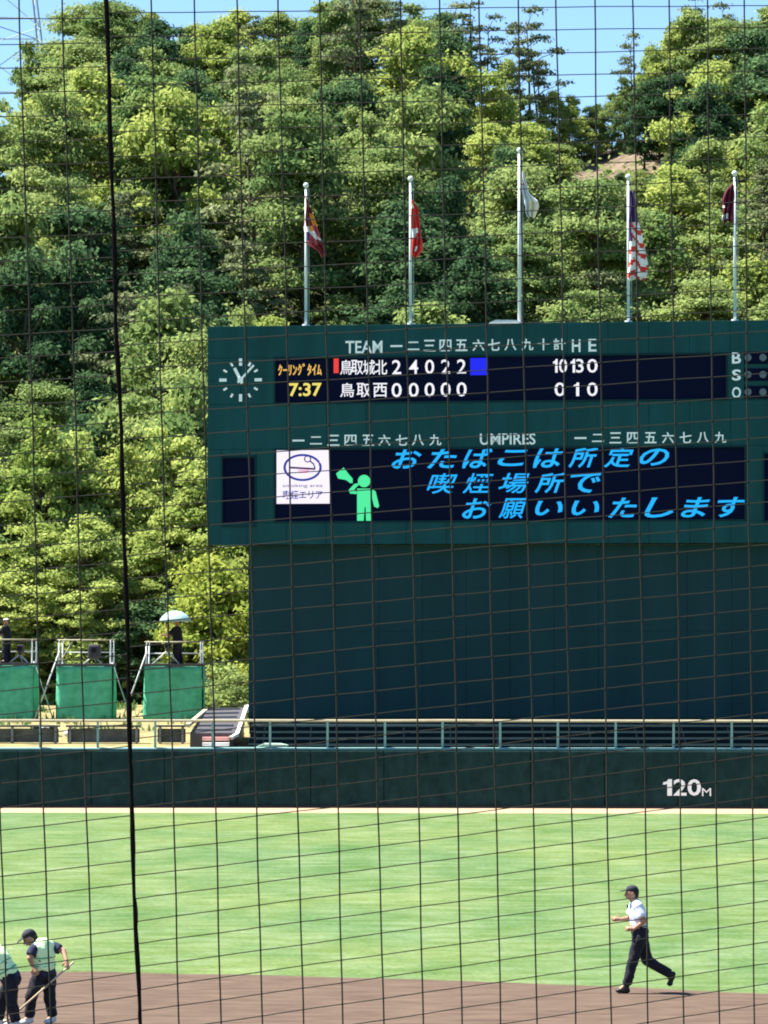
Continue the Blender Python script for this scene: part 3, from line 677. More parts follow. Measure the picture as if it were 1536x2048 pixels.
def person(loc, J, face, label, group=None, top='shirt_white', legs='trousers', shoes='shoe_black', cap='cap', vest=None, brim=True, gender=1, bag=None, curl=(0.5, 0.5)):
    """J: joint positions relative to loc; face: direction the face points"""
    t = empty('person', loc); tag(t, label, 'person', group)
    J = {k: Vector(v) for k, v in J.items()}; f = Vector(face).normalized(); H = J['head']; N = J['neck']
    up = (H - N).normalized(); up = (up - f * up.dot(f)).normalized(); sd_ = up.cross(f).normalized()
    Rm = Matrix((sd_, f, up)).transposed()       # columns: side, forward, up
    parts = [('e', H, (0.078, 0.095, 0.112), Rm), ('e', H + f * .022 - up * .045, (0.055, 0.070, 0.060), Rm),
             ('c', H + f * .088 - up * .000, H + f * .112 - up * .030, .011, .016), ('e', H + sd_ * .078 - up * .01, (.012, .02, .03), Rm), ('e', H - sd_ * .078 - up * .01, (.012, .02, .03), Rm),
             ('e', H + f * .09 - up * .065, (.024, .012, .010), Rm),
             ('c', H - up * .08, N, 0.052, 0.058)]
    ch = (J['shL'] + J['shR']) / 2; hp = (J['hipL'] + J['hipR']) / 2; ax = (J['shR'] - J['shL']).normalized(); spn = (ch - hp).normalized(); fr = spn.cross(ax).normalized()
    if fr.dot(f) < 0: fr = -fr
    Rt = Matrix((ax, fr, spn)).transposed()
    mid = lerp(hp, ch, .45); body = [('e', lerp(hp, ch, .72), (0.165, .112, .20), Rt), ('e', mid, (.145, .105, .20), Rt), ('e', hp + spn * .04, (.16, .12, .13), Rt)]
    parts += body + [('c', N, ch, .06, .075)]
    for s in 'LR':
        parts += [('c', lerp(ch, J['sh' + s], .3), J['sh' + s], .07, .058), ('c', J['sh' + s], J['el' + s], .052, .040), ('c', J['el' + s], J['wr' + s], .040, .026)]
        parts += [('c', J['hip' + s], J['kn' + s], .088, .056), ('c', J['kn' + s], J['an' + s], .056, .036), ('c', J['an' + s], J['toe' + s], .036, .03)]
        parts += hand(J['wr' + s], J.get('hd' + s, J['wr' + s] - J['el' + s]), J.get('th' + s, f), curl[0 if s == 'L' else 1])
    blob(parts, M['skin'], 'body', t, 0.0085, 2)
    # clothing follows the body a little proud of it
    g = 0.014; cl = [('e', p[1], tuple(x + g + .006 for x in p[2]), p[3]) for p in (body[:2] if not vest else body)] + [('c', N - up * .005, ch, .064, .10, (0, 1))]
    for s in 'LR':
        e = lerp(J['sh' + s], J['el' + s], .72)
        cl += [('c', lerp(ch, J['sh' + s], .2), J['sh' + s], .095, .075), ('c', J['sh' + s], e, .073, .074, (1, 0))]
    sh = blob(cl, M[top], 'shirt', t, 0.012, 3, .005, 1)
    tr = [('e', hp + spn * .0, (.172, .132, .12), Rt), ('c', hp + spn * .02, hp + spn * .12, .13, .135, (1, 0))]
    tr[1] = ('e', hp + spn * .09, (.176, .140, .115), Rt)
    for s in 'LR':
        a2 = lerp(J['kn' + s], J['an' + s], 1.0)
        tr += [('c', J['hip' + s], J['kn' + s],   .112, .086), ('c', J['kn' + s], a2, .086, .072, (1, 0))]
    blob(tr, M[legs], 'trousers', t, 0.012, 3, .007, 4)
    for s in 'LR':
        d = (J['toe' + s] - J['an' + s]).normalized(); hl = J.get('heel' + s, J['an' + s] - Vector((0, 0, .05)) - Vector((d.x, d.y, 0)) * .04)
        blob([('c', hl, J['toe' + s], .042, .040), ('c', J['an' + s], lerp(hl, J['toe' + s], .35), .050, .048), ('c', J['an' + s], lerp(hl, J['toe' + s], .8), .042, .034), ('e', J['toe' + s], (.05, .05, .032))], M[shoes], 'shoe', t, 0.01, 3)
    if not vest and top == 'shirt_white':
        MB().ball(hp + spn * .165, 1, (.176, .138, .022), 24, 8, Rt).build('belt', M['shoe_black'], t, True)
        MB().box(ch + fr * .135 + sd_ * .0, (.03, .02, .05), Rt).build('shirt_placket', M['navy'], t)
    # face details
    for sg_ in (-1, 1): MB().ball(H + f * .088 + sd_ * .032 * sg_ + up * .008, .0115, u=10, v=8).build('eye', M['eye'], t, True)
    MB().ball(H + f * .098 - up * .066, 1, (.022, .008, .006), 10, 8, Rm).build('mouth', M['lip'], t, True)
    blob([('e', H - f * .028 + up * .018, (.081, .086, .098), Rm), ('e', H - f * .045 - up * .03, (.070, .060, .070), Rm)], M['hair'], 'hair', t, .01, 2)
    if cap:
        cp = [('e', H + up * .058 - f * .004, (.084, .096, .066), Rm)]
        if brim: cp += [('e', H + f * .125 + up * .045, (.068, .070, .010), Matrix((sd_, (f - up * .12).normalized(), up)).transposed())]
        blob(cp, M[cap], 'cap', t, .009, 2)
    if vest:
        v = [('e', p[1] + spn * .02, tuple(x + .030 for x in p[2]), p[3]) for p in body[:2]] + [('e', hp + spn * .12, (.188, .152, .11), Rt)] + [('c', lerp(ch, J['shL'], .55), lerp(ch, J['shR'], .55), .10, .10)]
        vo = blob(v, M[vest], 'vest', t, 0.012, 3, .008, 2)
        for z_, w_ in ((.36, .03), (.66, .03)):
            c = lerp(hp, ch, z_); rr = .185
            MB().ball(c, 1, (.196, .154, .022), 24, 8, Rt).build('vest_strip', M['vest_strip'], vo, True)
    return t
# runner: a small local frame, x to the right of the photo, y away, z up
D0 = 62.1; sc = D0 / F
def jp(cx, cy, y=0.0, ox=1180, oy=1740, k=6.98, gx=1258, gy=1983):   # photo detail -> metres about the feet
    return ((ox + cx / k - gx) * sc, y, (gy - (oy + cy / k)) * sc + 0.0)
rx = P(1258, 1983, D0)
J = dict(head=jp(588, 325), neck=jp(612, 432), shL=jp(668, 500, -.17), shR=jp(628, 490, .17), elL=jp(745, 705, -.22), wrL=jp(610, 815, -.14), elR=jp(560, 690, .24), wrR=jp(440, 700, .14),
         hipL=jp(690, 935, -.09), hipR=jp(715, 930, .09), knL=jp(600, 1240, -.10), anL=jp(510, 1590, -.09), toeL=jp(395, 1672, -.09), knR=jp(800, 1265, .09), anR=jp(1120, 1455, .09), toeR=jp(1118, 1590, .09), heelR=jp(1165, 1455, .09), heelL=jp(520, 1672, -.09))
J['hdL'] = (-1, .1, .0); J['thL'] = (0, 0, 1); J['hdR'] = (-1, -.1, 0.05); J['thR'] = (0, 0, 1)
zmin = min(J['toeL'][2], J['heelL'][2]) - .045
person((rx.x, D0, 0.006 - zmin), J, (-1, -.12, -.05), 'man in white shirt and dark trousers running left along the dirt edge', gender=1, curl=(.75, .6))
# groundskeeper bending with a rake, second from the left
sc = 56.9 / F
def gp(cx, cy, y=0.0): return jp(cx, cy, y, 0, 1800, 3.84, 80, 2046)
g0 = P(80, 2046, 56.9)
J = dict(head=gp(228, 292, -.02), neck=gp(268, 345), shL=gp(262, 375, -.14), shR=gp(392, 362, .10), elL=gp(236, 440, -.20), wrL=gp(262, 505, -.22), elR=gp(482, 395, .05), wrR=gp(510, 462, -.06),
         hipL=gp(305, 575, -.03), hipR=gp(370, 575, .07), knL=gp(245, 735, -.10), anL=gp(228, 895, -.05), toeL=gp(180, 932, -.16), knR=gp(378, 745, .03), anR=gp(398, 895, .08), toeR=gp(362, 932, -.04))
J['hdR'] = (.15, -.2, -1); J['hdL'] = (.6, -.2, -1)
zmin = min(J['toeL'][2], J['toeR'][2]) - .042
p2 = (g0.x, 56.9, 0.006 - zmin)
person(p2, J, (-.85, -.15, -.55), 'bending groundskeeper in pale green vest and dark cap holding a rake', 'groundskeepers raking the infield', top='navy', shoes='shoe_white', vest='vest', curl=(.9, .9))
def rake(a, b, label):
    a = Vector(a); b = Vector(b); t = tag(empty('rake', b), label, 'rake', 'rakes held by the groundskeepers'); a = a - b
    MB().bar((0, 0, 0), a, .014, .014, 8).build('handle', M['wood'], t, True)
    dd = Vector((a.y, -a.x, 0)).normalized(); MB().rbar(dd * .32, dd * -.32, .05, .03).build('head_bar', M['wood'], t)
    for k in range(9): q = dd * (-.3 + .075 * k); MB().bar(q, q + Vector((0, 0, -.06)), .006, .004, 5).build('tine', M['steel'], t)
wr = Vector(J['wrR']) + Vector(p2) + Vector((0.03, -.03, -.09)); wl = Vector(J['wrL']) + Vector(p2) + Vector((.05, -.02, -.06))
dr = (wl - wr).normalized(); e = wr + dr * ((wr.z - .075) / -dr.z) if dr.z < -.05 else wl
foot = P(12, 2040, 56.6); foot.z = .07
rake(wr + (wr - foot).normalized() * .1, foot, 'rake held by the groundskeeper in the dark cap')
# groundskeeper cut by the left edge
sc = 56.4 / F
def hp_(x, y, d=0.0): return ((x + 5) * sc, d, (2052 - y) * sc)
g1 = P(-5, 2052, 56.4)
J = dict(head=hp_(-34, 1893), neck=hp_(-18, 1902), shL=hp_(-14, 1912, -.16), shR=hp_(0, 1903, .17), elL=hp_(-34, 1945, -.20), wrL=hp_(-55, 1968, -.16), elR=hp_(-14, 1948, .22), wrR=hp_(-40, 1975, .14),
         hipL=hp_(22, 1962, -.09), hipR=hp_(24, 1960, .10), knL=hp_(24, 2004, -.10), anL=hp_(33, 2042, -.08), toeL=hp_(14, 2050, -.10), knR=hp_(0, 2003, .12), anR=hp_(-4, 2042, .14), toeR=hp_(-24, 2049, .14))
zmin = min(J['toeL'][2], J['toeR'][2]) - .042; p1 = (g1.x, 56.4, .006 - zmin)
J['hdL'] = (-.5, 0, -1); J['hdR'] = (-.5, 0, -1)
person(p1, J, (-.8, -.1, -.65), 'groundskeeper in pale green vest cut off by the left frame edge', 'groundskeepers raking the infield', top='navy', shoes='shoe_white', vest='vest', curl=(.9, .9))
a = Vector(J['wrR']) + Vector(p1) + Vector((-.03, -.02, -.08)); b = P(-150, 2040, 56.2); b.z = .07
rake(a + (a - b).normalized() * .15, b, 'rake reaching out of frame from the groundskeeper at the left edge')
# camera operators on the towers
sc = 155.8 / F
def op(x0, y0, scx=1.0):
    """standing operator leaning to a camera; x0 photo x of hips; feet on the platform"""
    def q(dx, dz, d=0.0): return (dx * scx, d, dz)
    return dict(head=q(0.03, 1.50), neck=q(0.02, 1.36), shL=q(-.02, 1.28, -.18), shR=q(.06, 1.28, .18), elL=q(-.20, .98, -.26), wrL=q(-.20, 1.30, -.30), elR=q(-.06, 1.02, .24), wrR=q(-.28, 1.05, .12),
                hipL=q(.04, .82, -.09), hdL=(-.3, 0, 1), hipR=q(.06, .82, .09), knL=q(0, .44, -.10), anL=q(.04, .09, -.10), toeL=q(-.10, .05, -.12), knR=q(.06, .44, .11), anR=q(.12, .09, .11), toeR=q(-.02, .05, .13))
zp = tw3[2] + tw3[4] + .045
M['tan'] = mat('orange_sleeve', (0.62, 0.33, 0.18), .8)
xx = P(352, 1300, 155.9).x
q_ = person((xx, 155.9, zp - .008), op(0, 0), (-.8, -.6, -.1), 'camera operator in dark clothes under the silver umbrella', None, top='black', cap='tan', curl=(.6, .6)); q_.scale = (1.5, 1.35, 1.06)
um = tag(empty('umbrella', (xx - 0.02, 155.75, zp)), 'pale silver blue umbrella shading the camera operator', 'umbrella')
V = []; Fc = []; nr_, na = 7, 32; rad = 0.64
for i in range(nr_ + 1):
    for k in range(na):
        th = i / nr_; a = 2 * math.pi * k / na; sag = 1 - 0.05 * (0.5 + 0.5 * math.cos(a * 8)) * th
        V.append((rad * math.sin(th * 1.25) / math.sin(1.25) * math.cos(a) * sag, rad * math.sin(th * 1.25) / math.sin(1.25) * math.sin(a) * sag, 2.04 - 0.42 * (1 - math.cos(th * 1.25)) / (1 - math.cos(1.25))))
for i in range(nr_):
    for k in range(na): Fc.append((i * na + k, i * na + (k + 1) % na, (i + 1) * na + (k + 1) % na, (i + 1) * na + k))
o = link('canopy', mesh_np('canopy', V, Fc, M['umbrella'], True), um); o.modifiers.new('t', 'SOLIDIFY').thickness = .006
MB().bar((0, 0, .0), (0, 0, 2.08), .014, .012, 8).build('shaft', M['steel'], um)
for k in range(8):
    a = math.pi / 4 * k; MB().bar((math.cos(a) * .06, math.sin(a) * .06, 1.99), (math.cos(a) * .6, math.sin(a) * .6, 1.72), .006, .006, 5).build('rib', M['steel'], um)
xx = P(10, 1300, 155.9).x
zp1 = tw1[2] + tw1[4] + .045
person((xx, 155.9, zp1 - .008), op(0, 0), (-.8, -.6, -.1), 'camera operator in white cap on the tower at the left edge', None, top='black', cap='white_paint', curl=(.6, .6)).scale = (1.35, 1.3, 1.06)

# ------------------------------------------------------------------ trees
def leaf_mat(name, c1, c2, trans=0.3):
    m = bpy.data.materials.new(name); m.use_nodes = True; t = m.node_tree; t.nodes.clear()
    out = t.nodes.new('ShaderNodeOutputMaterial'); df = t.nodes.new('ShaderNodeBsdfDiffuse'); tr = t.nodes.new('ShaderNodeBsdfTranslucent'); mx = t.nodes.new('ShaderNodeMixShader')
    at = t.nodes.new('ShaderNodeAttribute'); at.attribute_name = 'tint'; oi = t.nodes.new('ShaderNodeObjectInfo')
    ad = t.nodes.new('ShaderNodeMath'); ad.operation = 'MULTIPLY_ADD'; ad.inputs[1].default_value = 0.45; 
    t.links.new(oi.outputs['Random'], ad.inputs[0]); m2 = t.nodes.new('ShaderNodeMath'); m2.operation = 'MULTIPLY'; m2.inputs[1].default_value = 0.6
    t.links.new(at.outputs['Fac'], m2.inputs[0]); t.links.new(m2.outputs[0], ad.inputs[2])
    rp = t.nodes.new('ShaderNodeValToRGB'); rp.color_ramp.elements[0].color = (*c1, 1); rp.color_ramp.elements[1].color = (*c2, 1)
    t.links.new(ad.outputs[0], rp.inputs[0]); t.links.new(rp.outputs[0], df.inputs[0]); t.links.new(rp.outputs[0], tr.inputs[0])
    mx.inputs[0].default_value = trans; t.links.new(df.outputs[0], mx.inputs[1]); t.links.new(tr.outputs[0], mx.inputs[2]); t.links.new(mx.outputs[0], out.inputs[0])
    return m
LM = dict(lime=leaf_mat('lime_leaves', (0.140, 0.225, 0.050), (0.410, 0.460, 0.130), .38),
          mid=leaf_mat('mid_green_leaves', (0.088, 0.165, 0.052), (0.320, 0.385, 0.130), .38),
          dark=leaf_mat('shade_dark_leaves', (0.016, 0.048, 0.026), (0.110, 0.185, 0.078), .3),  # evergreen leaves, darkened so they also stand for forest shade
          pine=leaf_mat('pine_needles', (0.082, 0.155, 0.052), (0.315, 0.375, 0.128), .35),
          yellow=leaf_mat('yellow_green_leaves', (0.150, 0.220, 0.040), (0.400, 0.440, 0.090), .38),
          grey=leaf_mat('greyish_sparse_leaves', (0.070, 0.100, 0.055), (0.230, 0.260, 0.120), .25))
LM['bright'] = leaf_mat('sunny_leaves', (0.130, 0.215, 0.055), (0.450, 0.510, 0.150), .35)
M['bark'] = mat('bark', (0.10, 0.075, 0.055), 0.95, 0.3, 5, bump=.4)
def cards(cen, rad, n, size, flat=0.0, upb=0.35, rng=RNG):
    """n leaf-sized bent faces through an ellipsoidal clump; returns verts, tint"""
    d = rng.normal(size=(n, 3)); d /= np.linalg.norm(d, axis=1)[:, None]; d[:, 2] = np.where(d[:, 2] < -0.35, -d[:, 2] * .6, d[:, 2])
    r = np.where(rng.random(n) < .28, rng.uniform(.9, 1.5, n), rng.uniform(.5, 1.05, n))[:, None]; p = cen + d * r * np.array(rad)
    nn = d + np.array([0, 0, upb + flat]) + rng.normal(size=(n, 3)) * .75; nn /= np.linalg.norm(nn, axis=1)[:, None]
    a = np.cross(nn, rng.normal(size=(n, 3))); a /= np.linalg.norm(a, axis=1)[:, None]; b = np.cross(nn, a)
    s = (size * rng.uniform(.6, 1.35, n))[:, None]
    v = np.stack([p - a * s, p - b * s * .55 + nn * s * .12, p + a * s, p + b * s * .55 - nn * s * .1], 1)
    return v
def crown_mesh(name, clumps, m, size, dens, flat=0.0):
    Vs = []; Ts = []
    for (c, r) in clumps:
        n = int(dens * (r[0] * r[1] + r[0] * r[2] + r[1] * r[2]) / 3 * 12.6 * .62)
        v = cards(np.array(c), r, n, size, flat); Vs.append(v.reshape(-1, 3))
        tt = RNG.uniform(0, 1) * .7; Ts.append(np.repeat(np.clip(tt + RNG.normal(size=n) * .18 + .15, 0, 1), 1))
    V = np.concatenate(Vs); T_ = np.concatenate(Ts); n = len(V) // 4
    me = bpy.data.meshes.new(name); me.vertices.add(len(V)); me.vertices.foreach_set('co', V.astype(np.float32).ravel())
    me.loops.add(n * 4); me.loops.foreach_set('vertex_index', np.arange(n * 4, dtype=np.int32)); me.polygons.add(n)
    me.polygons.foreach_set('loop_start', np.arange(n, dtype=np.int32) * 4)
    me.update(); at = me.attributes.new('tint', 'FLOAT', 'FACE'); at.data.foreach_set('value', T_.astype(np.float32)); me.materials.append(m)
    me.validate(); return me
def trunk_mesh(name, clumps, h, lean=(0, 0), r=0.16):
    mb = MB(); top = Vector((lean[0], lean[1], h)); pts = [Vector((lean[0] * t * t + .1 * math.sin(t * 5 + h), lean[1] * t * t, h * t - .5 * (t == 0))) for t in (0, .25, .5, .75, 1)]
    mb.path(pts, [r, r * .8, r * .62, r * .45, r * .2], 7)
    for c, rr in clumps:
        c = Vector(c); z = max(0.8, min(h * .95, c.z - 0.6 * math.hypot(c.x, c.y) * .7)); t = z / h; a = Vector((lean[0] * t * t, lean[1] * t * t, z))
        if random.random() < .75: mb.path([a, a.lerp(c, .5) + Vector((0, 0, .12)), c], [r * .35, r * .22, r * .08], 5)
    return mb.mesh(name, M['bark'], True)
def broad(seed, h=7.0, w=3.0, hb=1.4, n=30, rr=(.75, 1.25)):
    rnd = random.Random(seed); cl = []; f1, f2, f3, f4 = [rnd.uniform(0, 6.28) for _ in range(4)]
    for k in range(n):
        t = rnd.random() ** .8; z = hb + (h - hb) * t; prof = math.sin(math.pi * min(1, (t * .86 + .16))) ** .6; a = rnd.random() * 6.283; q = w * prof * rnd.uniform(.35, 1.0) * (1 + .30 * math.sin(2 * a + f1 + t * 3) + .22 * math.sin(3 * a + f2 - t * 5)); z += .5 * math.sin(2 * a + f3) + .35 * math.sin(5 * a + f4)
        r = rnd.uniform(*rr); cl.append(((q * math.cos(a), q * math.sin(a), z - r * .4), (r, r, r * .72)))
    return cl
def pine(seed, h=8.0, w=2.8, n=24, sparse=False, hb=2.2):
    rnd = random.Random(seed); cl = []
    for k in range(n):
        t = (k + rnd.random()) / n; z = hb + (h - hb) * t; prof = (1 - t) ** .55 * .95 + .12; a = rnd.random() * 6.283; q = w * prof * rnd.uniform(.2, 1.05) * (1 + .35 * math.sin(2 * a + seed + t * 4)); z += .3 * math.sin(3 * a + seed)
        r = rnd.choice([.45, .6, .8, 1.0, 1.15]) * rnd.uniform(.9, 1.1) * (0.62 if sparse else 1); cl.append(((q * math.cos(a), q * math.sin(a), z), (r * 1.15, r * 1.15, r * .46)))
    return cl
KINDS = {}
def variant(kind, cl, lm, size, dens, h, r=.15, flat=0.0):
    KINDS.setdefault(kind, []).append((crown_mesh('crown', cl, LM[lm], size, dens, flat), trunk_mesh('trunk', cl, h * .93, (random.uniform(-.4, .4), random.uniform(-.4, .4)), r), h))
for s in (1, 2, 3): variant('lime', broad(s, 6.8, 3.0, .8, 58, (.34, .9)), 'lime', .125, 84, 6.8)
for s in (4, 5, 6): variant('mid', broad(s, 7.2, 2.9, .8, 58, (.34, .9)), 'mid', .125, 84, 7.2)
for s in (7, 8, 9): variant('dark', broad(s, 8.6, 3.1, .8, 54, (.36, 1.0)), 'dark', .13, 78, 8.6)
for s in (10, 11, 12): variant('pine', pine(s, 8.4, 3.1, 60), 'pine', .11, 92, 8.4, .16, .5)
for s in (31, 32, 33): variant('thin', pine(s, 8.6, 2.7, 40, True, 1.6), 'grey', .12, 74, 8.6, .14, .3)
for s in (13, 14): variant('sparse', pine(s, 8.5, 2.4, 15, True, 3.0), 'grey', .12, 55, 8.5, .12, .4)
for s in (15, 16): variant('yellow', broad(s, 5.5, 2.5, .4, 26, (.6, 1.0)), 'yellow', .13, 60, 5.5)
for s in (17, 18): variant('bush', broad(s, 2.6, 1.7, .1, 14, (.5, .85)), 'mid', .12, 60, 2.6, .06)
for s in (21, 22): variant('limefine', broad(s, 10.5, 3.3, .4, 150, (.25, .7)), 'bright', .11, 100, 10.5)
for s in (23, 24): variant('midfine', broad(s, 10.5, 3.4, .4, 150, (.25, .7)), 'lime', .11, 100, 10.5)
NAME = dict(thin='pine_tree', lime='broadleaf_tree', mid='broadleaf_tree', dark='evergreen_tree', pine='pine_tree', sparse='pine_tree', yellow='broadleaf_tree', bush='shrub', limefine='broadleaf_tree', midfine='broadleaf_tree')
DESC = dict(thin='open greyish green pine', lime='lime green round tree', mid='mid green bushy tree', dark='shade-darkened evergreen tree', pine='layered green pine', sparse='thin see-through pine', yellow='yellow green leafy tree', bush='low green shrub', limefine='tall lime green tree', midfine='tall mid green tree')
PLAN = []      # (kind, x, y, z, scale xyz, rot)
cnt = {}
def put(kind, x, y, z, s, sz=None, rz=None): PLAN.append((kind, x, y, z, s, sz or s, random.uniform(0, 6.28) if rz is None else rz))
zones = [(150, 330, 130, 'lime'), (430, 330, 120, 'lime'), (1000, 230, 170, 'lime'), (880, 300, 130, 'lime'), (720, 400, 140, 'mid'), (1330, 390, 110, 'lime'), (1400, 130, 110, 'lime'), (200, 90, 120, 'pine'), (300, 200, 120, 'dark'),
         (420, 90, 90, 'lime'), (640, 230, 90, 'dark'), (700, 60, 130, 'mid'), (850, 60, 90, 'pine'), (880, 140, 80, 'dark'), (240, 700, 170, 'dark'), (330, 560, 130, 'dark'), (120, 640, 120, 'dark'), (400, 700, 90, 'pine'), (60, 480, 120, 'pine'), (900, 540, 130, 'dark'), (1000, 340, 90, 'dark'),  # dark kinds at mid left stand for the shaded hollow
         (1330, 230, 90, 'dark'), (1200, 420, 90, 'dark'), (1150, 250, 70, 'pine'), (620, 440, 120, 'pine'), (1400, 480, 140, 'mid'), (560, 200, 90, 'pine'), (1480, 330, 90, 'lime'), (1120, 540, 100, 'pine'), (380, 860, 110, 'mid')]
sp_ = 5.0; rowi = 0; y = 176.0
rnd = random.Random(5)
while y < 286:
    hw = y * .096 + 9; x = -hw + (rowi % 2) * sp_ / 2
    while x < hw:
        X = x + rnd.uniform(-1.5, 1.5); Yv = y + rnd.uniform(-1.6, 1.6); x += sp_
        z = hill_z(X, Yv); u, v = pix((X, Yv, z + 6)); ub, vb = pix((X, Yv, z))
        if u > 500 and v > 700: continue
        k = None; best = 1
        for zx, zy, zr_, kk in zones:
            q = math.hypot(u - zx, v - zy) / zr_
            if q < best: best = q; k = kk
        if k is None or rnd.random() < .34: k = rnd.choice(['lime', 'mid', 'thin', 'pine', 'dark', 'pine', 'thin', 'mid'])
        s = rnd.choice([.62, .8, .9, 1.0, 1.1, 1.3]) * rnd.uniform(.93, 1.07)
        if Yv > 262 and 925 < u < 1260 and k != 'dark':
            k = 'bush' if rnd.random() < .55 else ('sparse' if rnd.random() < .3 else 'pine'); s = rnd.uniform(.7, 1.0) if k == 'bush' else rnd.uniform(.35, .5)
        elif Yv > 262 and 925 < u < 1260: s = .45
        if Yv > 270 and u < 55: s *= .55
        if 1180 < ub < 1350 and 262 < vb < 352: continue
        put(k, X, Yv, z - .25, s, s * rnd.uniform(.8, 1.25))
    y += sp_ * .93; rowi += 1
NBASE = len(PLAN)
# skyline trees seen against the sky
for (px, ptop, Yv, k, wd) in ((150, 20, 279, 'pine', 1.15), (235, 12, 280, 'pine', 1.0), (75, 95, 276, 'mid', .75), (200, 110, 276, 'pine', 1.0), (125, 190, 272, 'mid', .8), (60, 205, 280, 'sparse', .7), (300, 30, 281, 'mid', .9), (380, 55, 282, 'mid', .8), (470, 25, 281, 'lime', .95), (560, 25, 281, 'mid', .9), (640, 10, 280, 'mid', 1),
                         (730, -10, 280, 'pine', 1), (820, 15, 280, 'mid', 1.0), (885, 30, 278, 'dark', .9), (945, -15, 282, 'sparse', 1.1), (925, 60, 280, 'sparse', .8), (1062, 12, 281, 'sparse', 1.0), (1040, 60, 279, 'sparse', .9), (1085, 100, 280, 'sparse', .7), (905, 5, 282, 'sparse', .9), (972, 25, 281, 'sparse', .8), (1078, 50, 282, 'sparse', .8), (1380, -5, 282, 'sparse', .8), (1440, 5, 282, 'sparse', .8), (1010, 125, 279, 'mid', .6),
                         (1268, 60, 280, 'sparse', .65), (1250, 120, 280, 'sparse', .5), (1300, 100, 279, 'lime', .6), (1345, 60, 279, 'lime', .8), (1400, 20, 279, 'mid', .95), (1460, 45, 279, 'mid', .9), (1530, 20, 279, 'mid', 1.0), (1590, 20, 279, 'pine', 1), (1140, 188, 281, 'lime', .45), (1190, 205, 281, 'mid', .45), (1105, 178, 280, 'lime', .5), (1225, 190, 281, 'mid', .45), (1165, 235, 280, 'lime', .5), (1250, 160, 280, 'mid', .45)):
    X = P(px, 200, Yv).x; z = hill_z(X, Yv); zt = P(px, ptop, Yv).z; h0 = {'pine': 8.4, 'mid': 7.2, 'dark': 8.6, 'lime': 6.8, 'sparse': 8.5, 'bush': 2.6}[k]
    put(k, X, Yv, z - .2, wd, max(.3, (zt - z) / h0))
for px, py, s_ in ((1210, 300, .35), (1248, 322, .45), (1285, 305, .3), (1325, 330, .5), (1338, 300, .4), (1180, 330, .5), (1262, 345, .5)):
    Yb_ = 262 + (345 - py) * .22; put('bush', P(px, py, Yb_).x, Yb_, hill_z(P(px, py, Yb_).x, Yb_) - .1, s_)
# grove with bare trunks at the right
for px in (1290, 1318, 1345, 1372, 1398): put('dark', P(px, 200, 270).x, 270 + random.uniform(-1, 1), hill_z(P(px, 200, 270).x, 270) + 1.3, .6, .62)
# leafy trees standing at the foot of the hill
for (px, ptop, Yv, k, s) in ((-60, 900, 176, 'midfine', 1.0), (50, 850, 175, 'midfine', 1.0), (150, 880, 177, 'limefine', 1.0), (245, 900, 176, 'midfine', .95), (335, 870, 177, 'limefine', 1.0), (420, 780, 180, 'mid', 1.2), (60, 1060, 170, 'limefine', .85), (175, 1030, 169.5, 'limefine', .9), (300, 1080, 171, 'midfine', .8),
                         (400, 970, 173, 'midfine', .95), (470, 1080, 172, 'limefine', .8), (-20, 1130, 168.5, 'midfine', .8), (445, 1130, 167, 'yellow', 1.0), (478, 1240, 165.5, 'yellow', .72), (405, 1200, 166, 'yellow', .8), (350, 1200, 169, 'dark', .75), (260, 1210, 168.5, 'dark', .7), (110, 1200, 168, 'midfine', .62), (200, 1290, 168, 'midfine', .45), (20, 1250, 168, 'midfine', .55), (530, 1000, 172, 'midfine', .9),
                         (440, 1345, 160, 'bush', .8), (472, 1360, 158, 'bush', .7), (415, 690, 190, 'pine', 1.0), (470, 640, 192, 'mid', .8), (360, 780, 186, 'lime', .8)):
    X = P(px, 1300, Yv).x; z = hill_z(X, Yv) if Yv > 170 else emb_z(X, Yv); zt = P(px, ptop, Yv).z
    h0 = {'pine': 8.4, 'mid': 7.2, 'dark': 8.6, 'lime': 6.8, 'yellow': 5.5, 'bush': 2.6, 'midfine': 10.5, 'limefine': 10.5}[k]
    put(k, X, Yv, z - .1, s, max(.25, (zt - z) / h0))
def where(u, v):
    col = 'at far left' if u < 90 else 'left of the net cable' if u < 215 else 'right of the net cable' if u < 330 else 'above the clock' if u < 560 else 'near the first flagpole' if u < 690 else 'near the second flagpole' if u < 860 else \
        'left of the tallest flagpole' if u < 1000 else 'right of the tallest flagpole' if u < 1130 else 'left of the striped flag' if u < 1250 else 'right of the striped flag' if u < 1370 else 'behind the maroon flag' if u < 1500 else 'at the right edge'
    row = 'on the skyline' if v < 60 else 'under the skyline' if v < 130 else 'high uphill' if v < 210 else 'on the upper slope' if v < 300 else 'at pole top height' if v < 390 else 'at flag height' if v < 480 else 'below the flags' if v < 570 else 'just over scoreboard height' if v < 660 else 'at clock height' if v < 800 else 'low on the slope' if v < 920 else 'at the hill foot' if v < 1120 else 'behind the camera towers'
    if u > 330 and v > 660: col = 'beside the scoreboard'
    return row, col
def sky_y(u): return float(np.interp(u, [-200, 0, 40, 62, 118, 132, 200, 320, 345, 450, 560, 610, 720, 860, 905, 955, 1000, 1060, 1130, 1175, 1232, 1262, 1300, 1350, 1420, 1536, 1800],
                                 [290, 262, 235, 120, 75, 18, 8, 24, 62, 42, 40, 8, -15, 28, 62, 112, 118, 165, 185, 200, 190, 125, 75, 45, 14, 28, 20]))
P2 = []
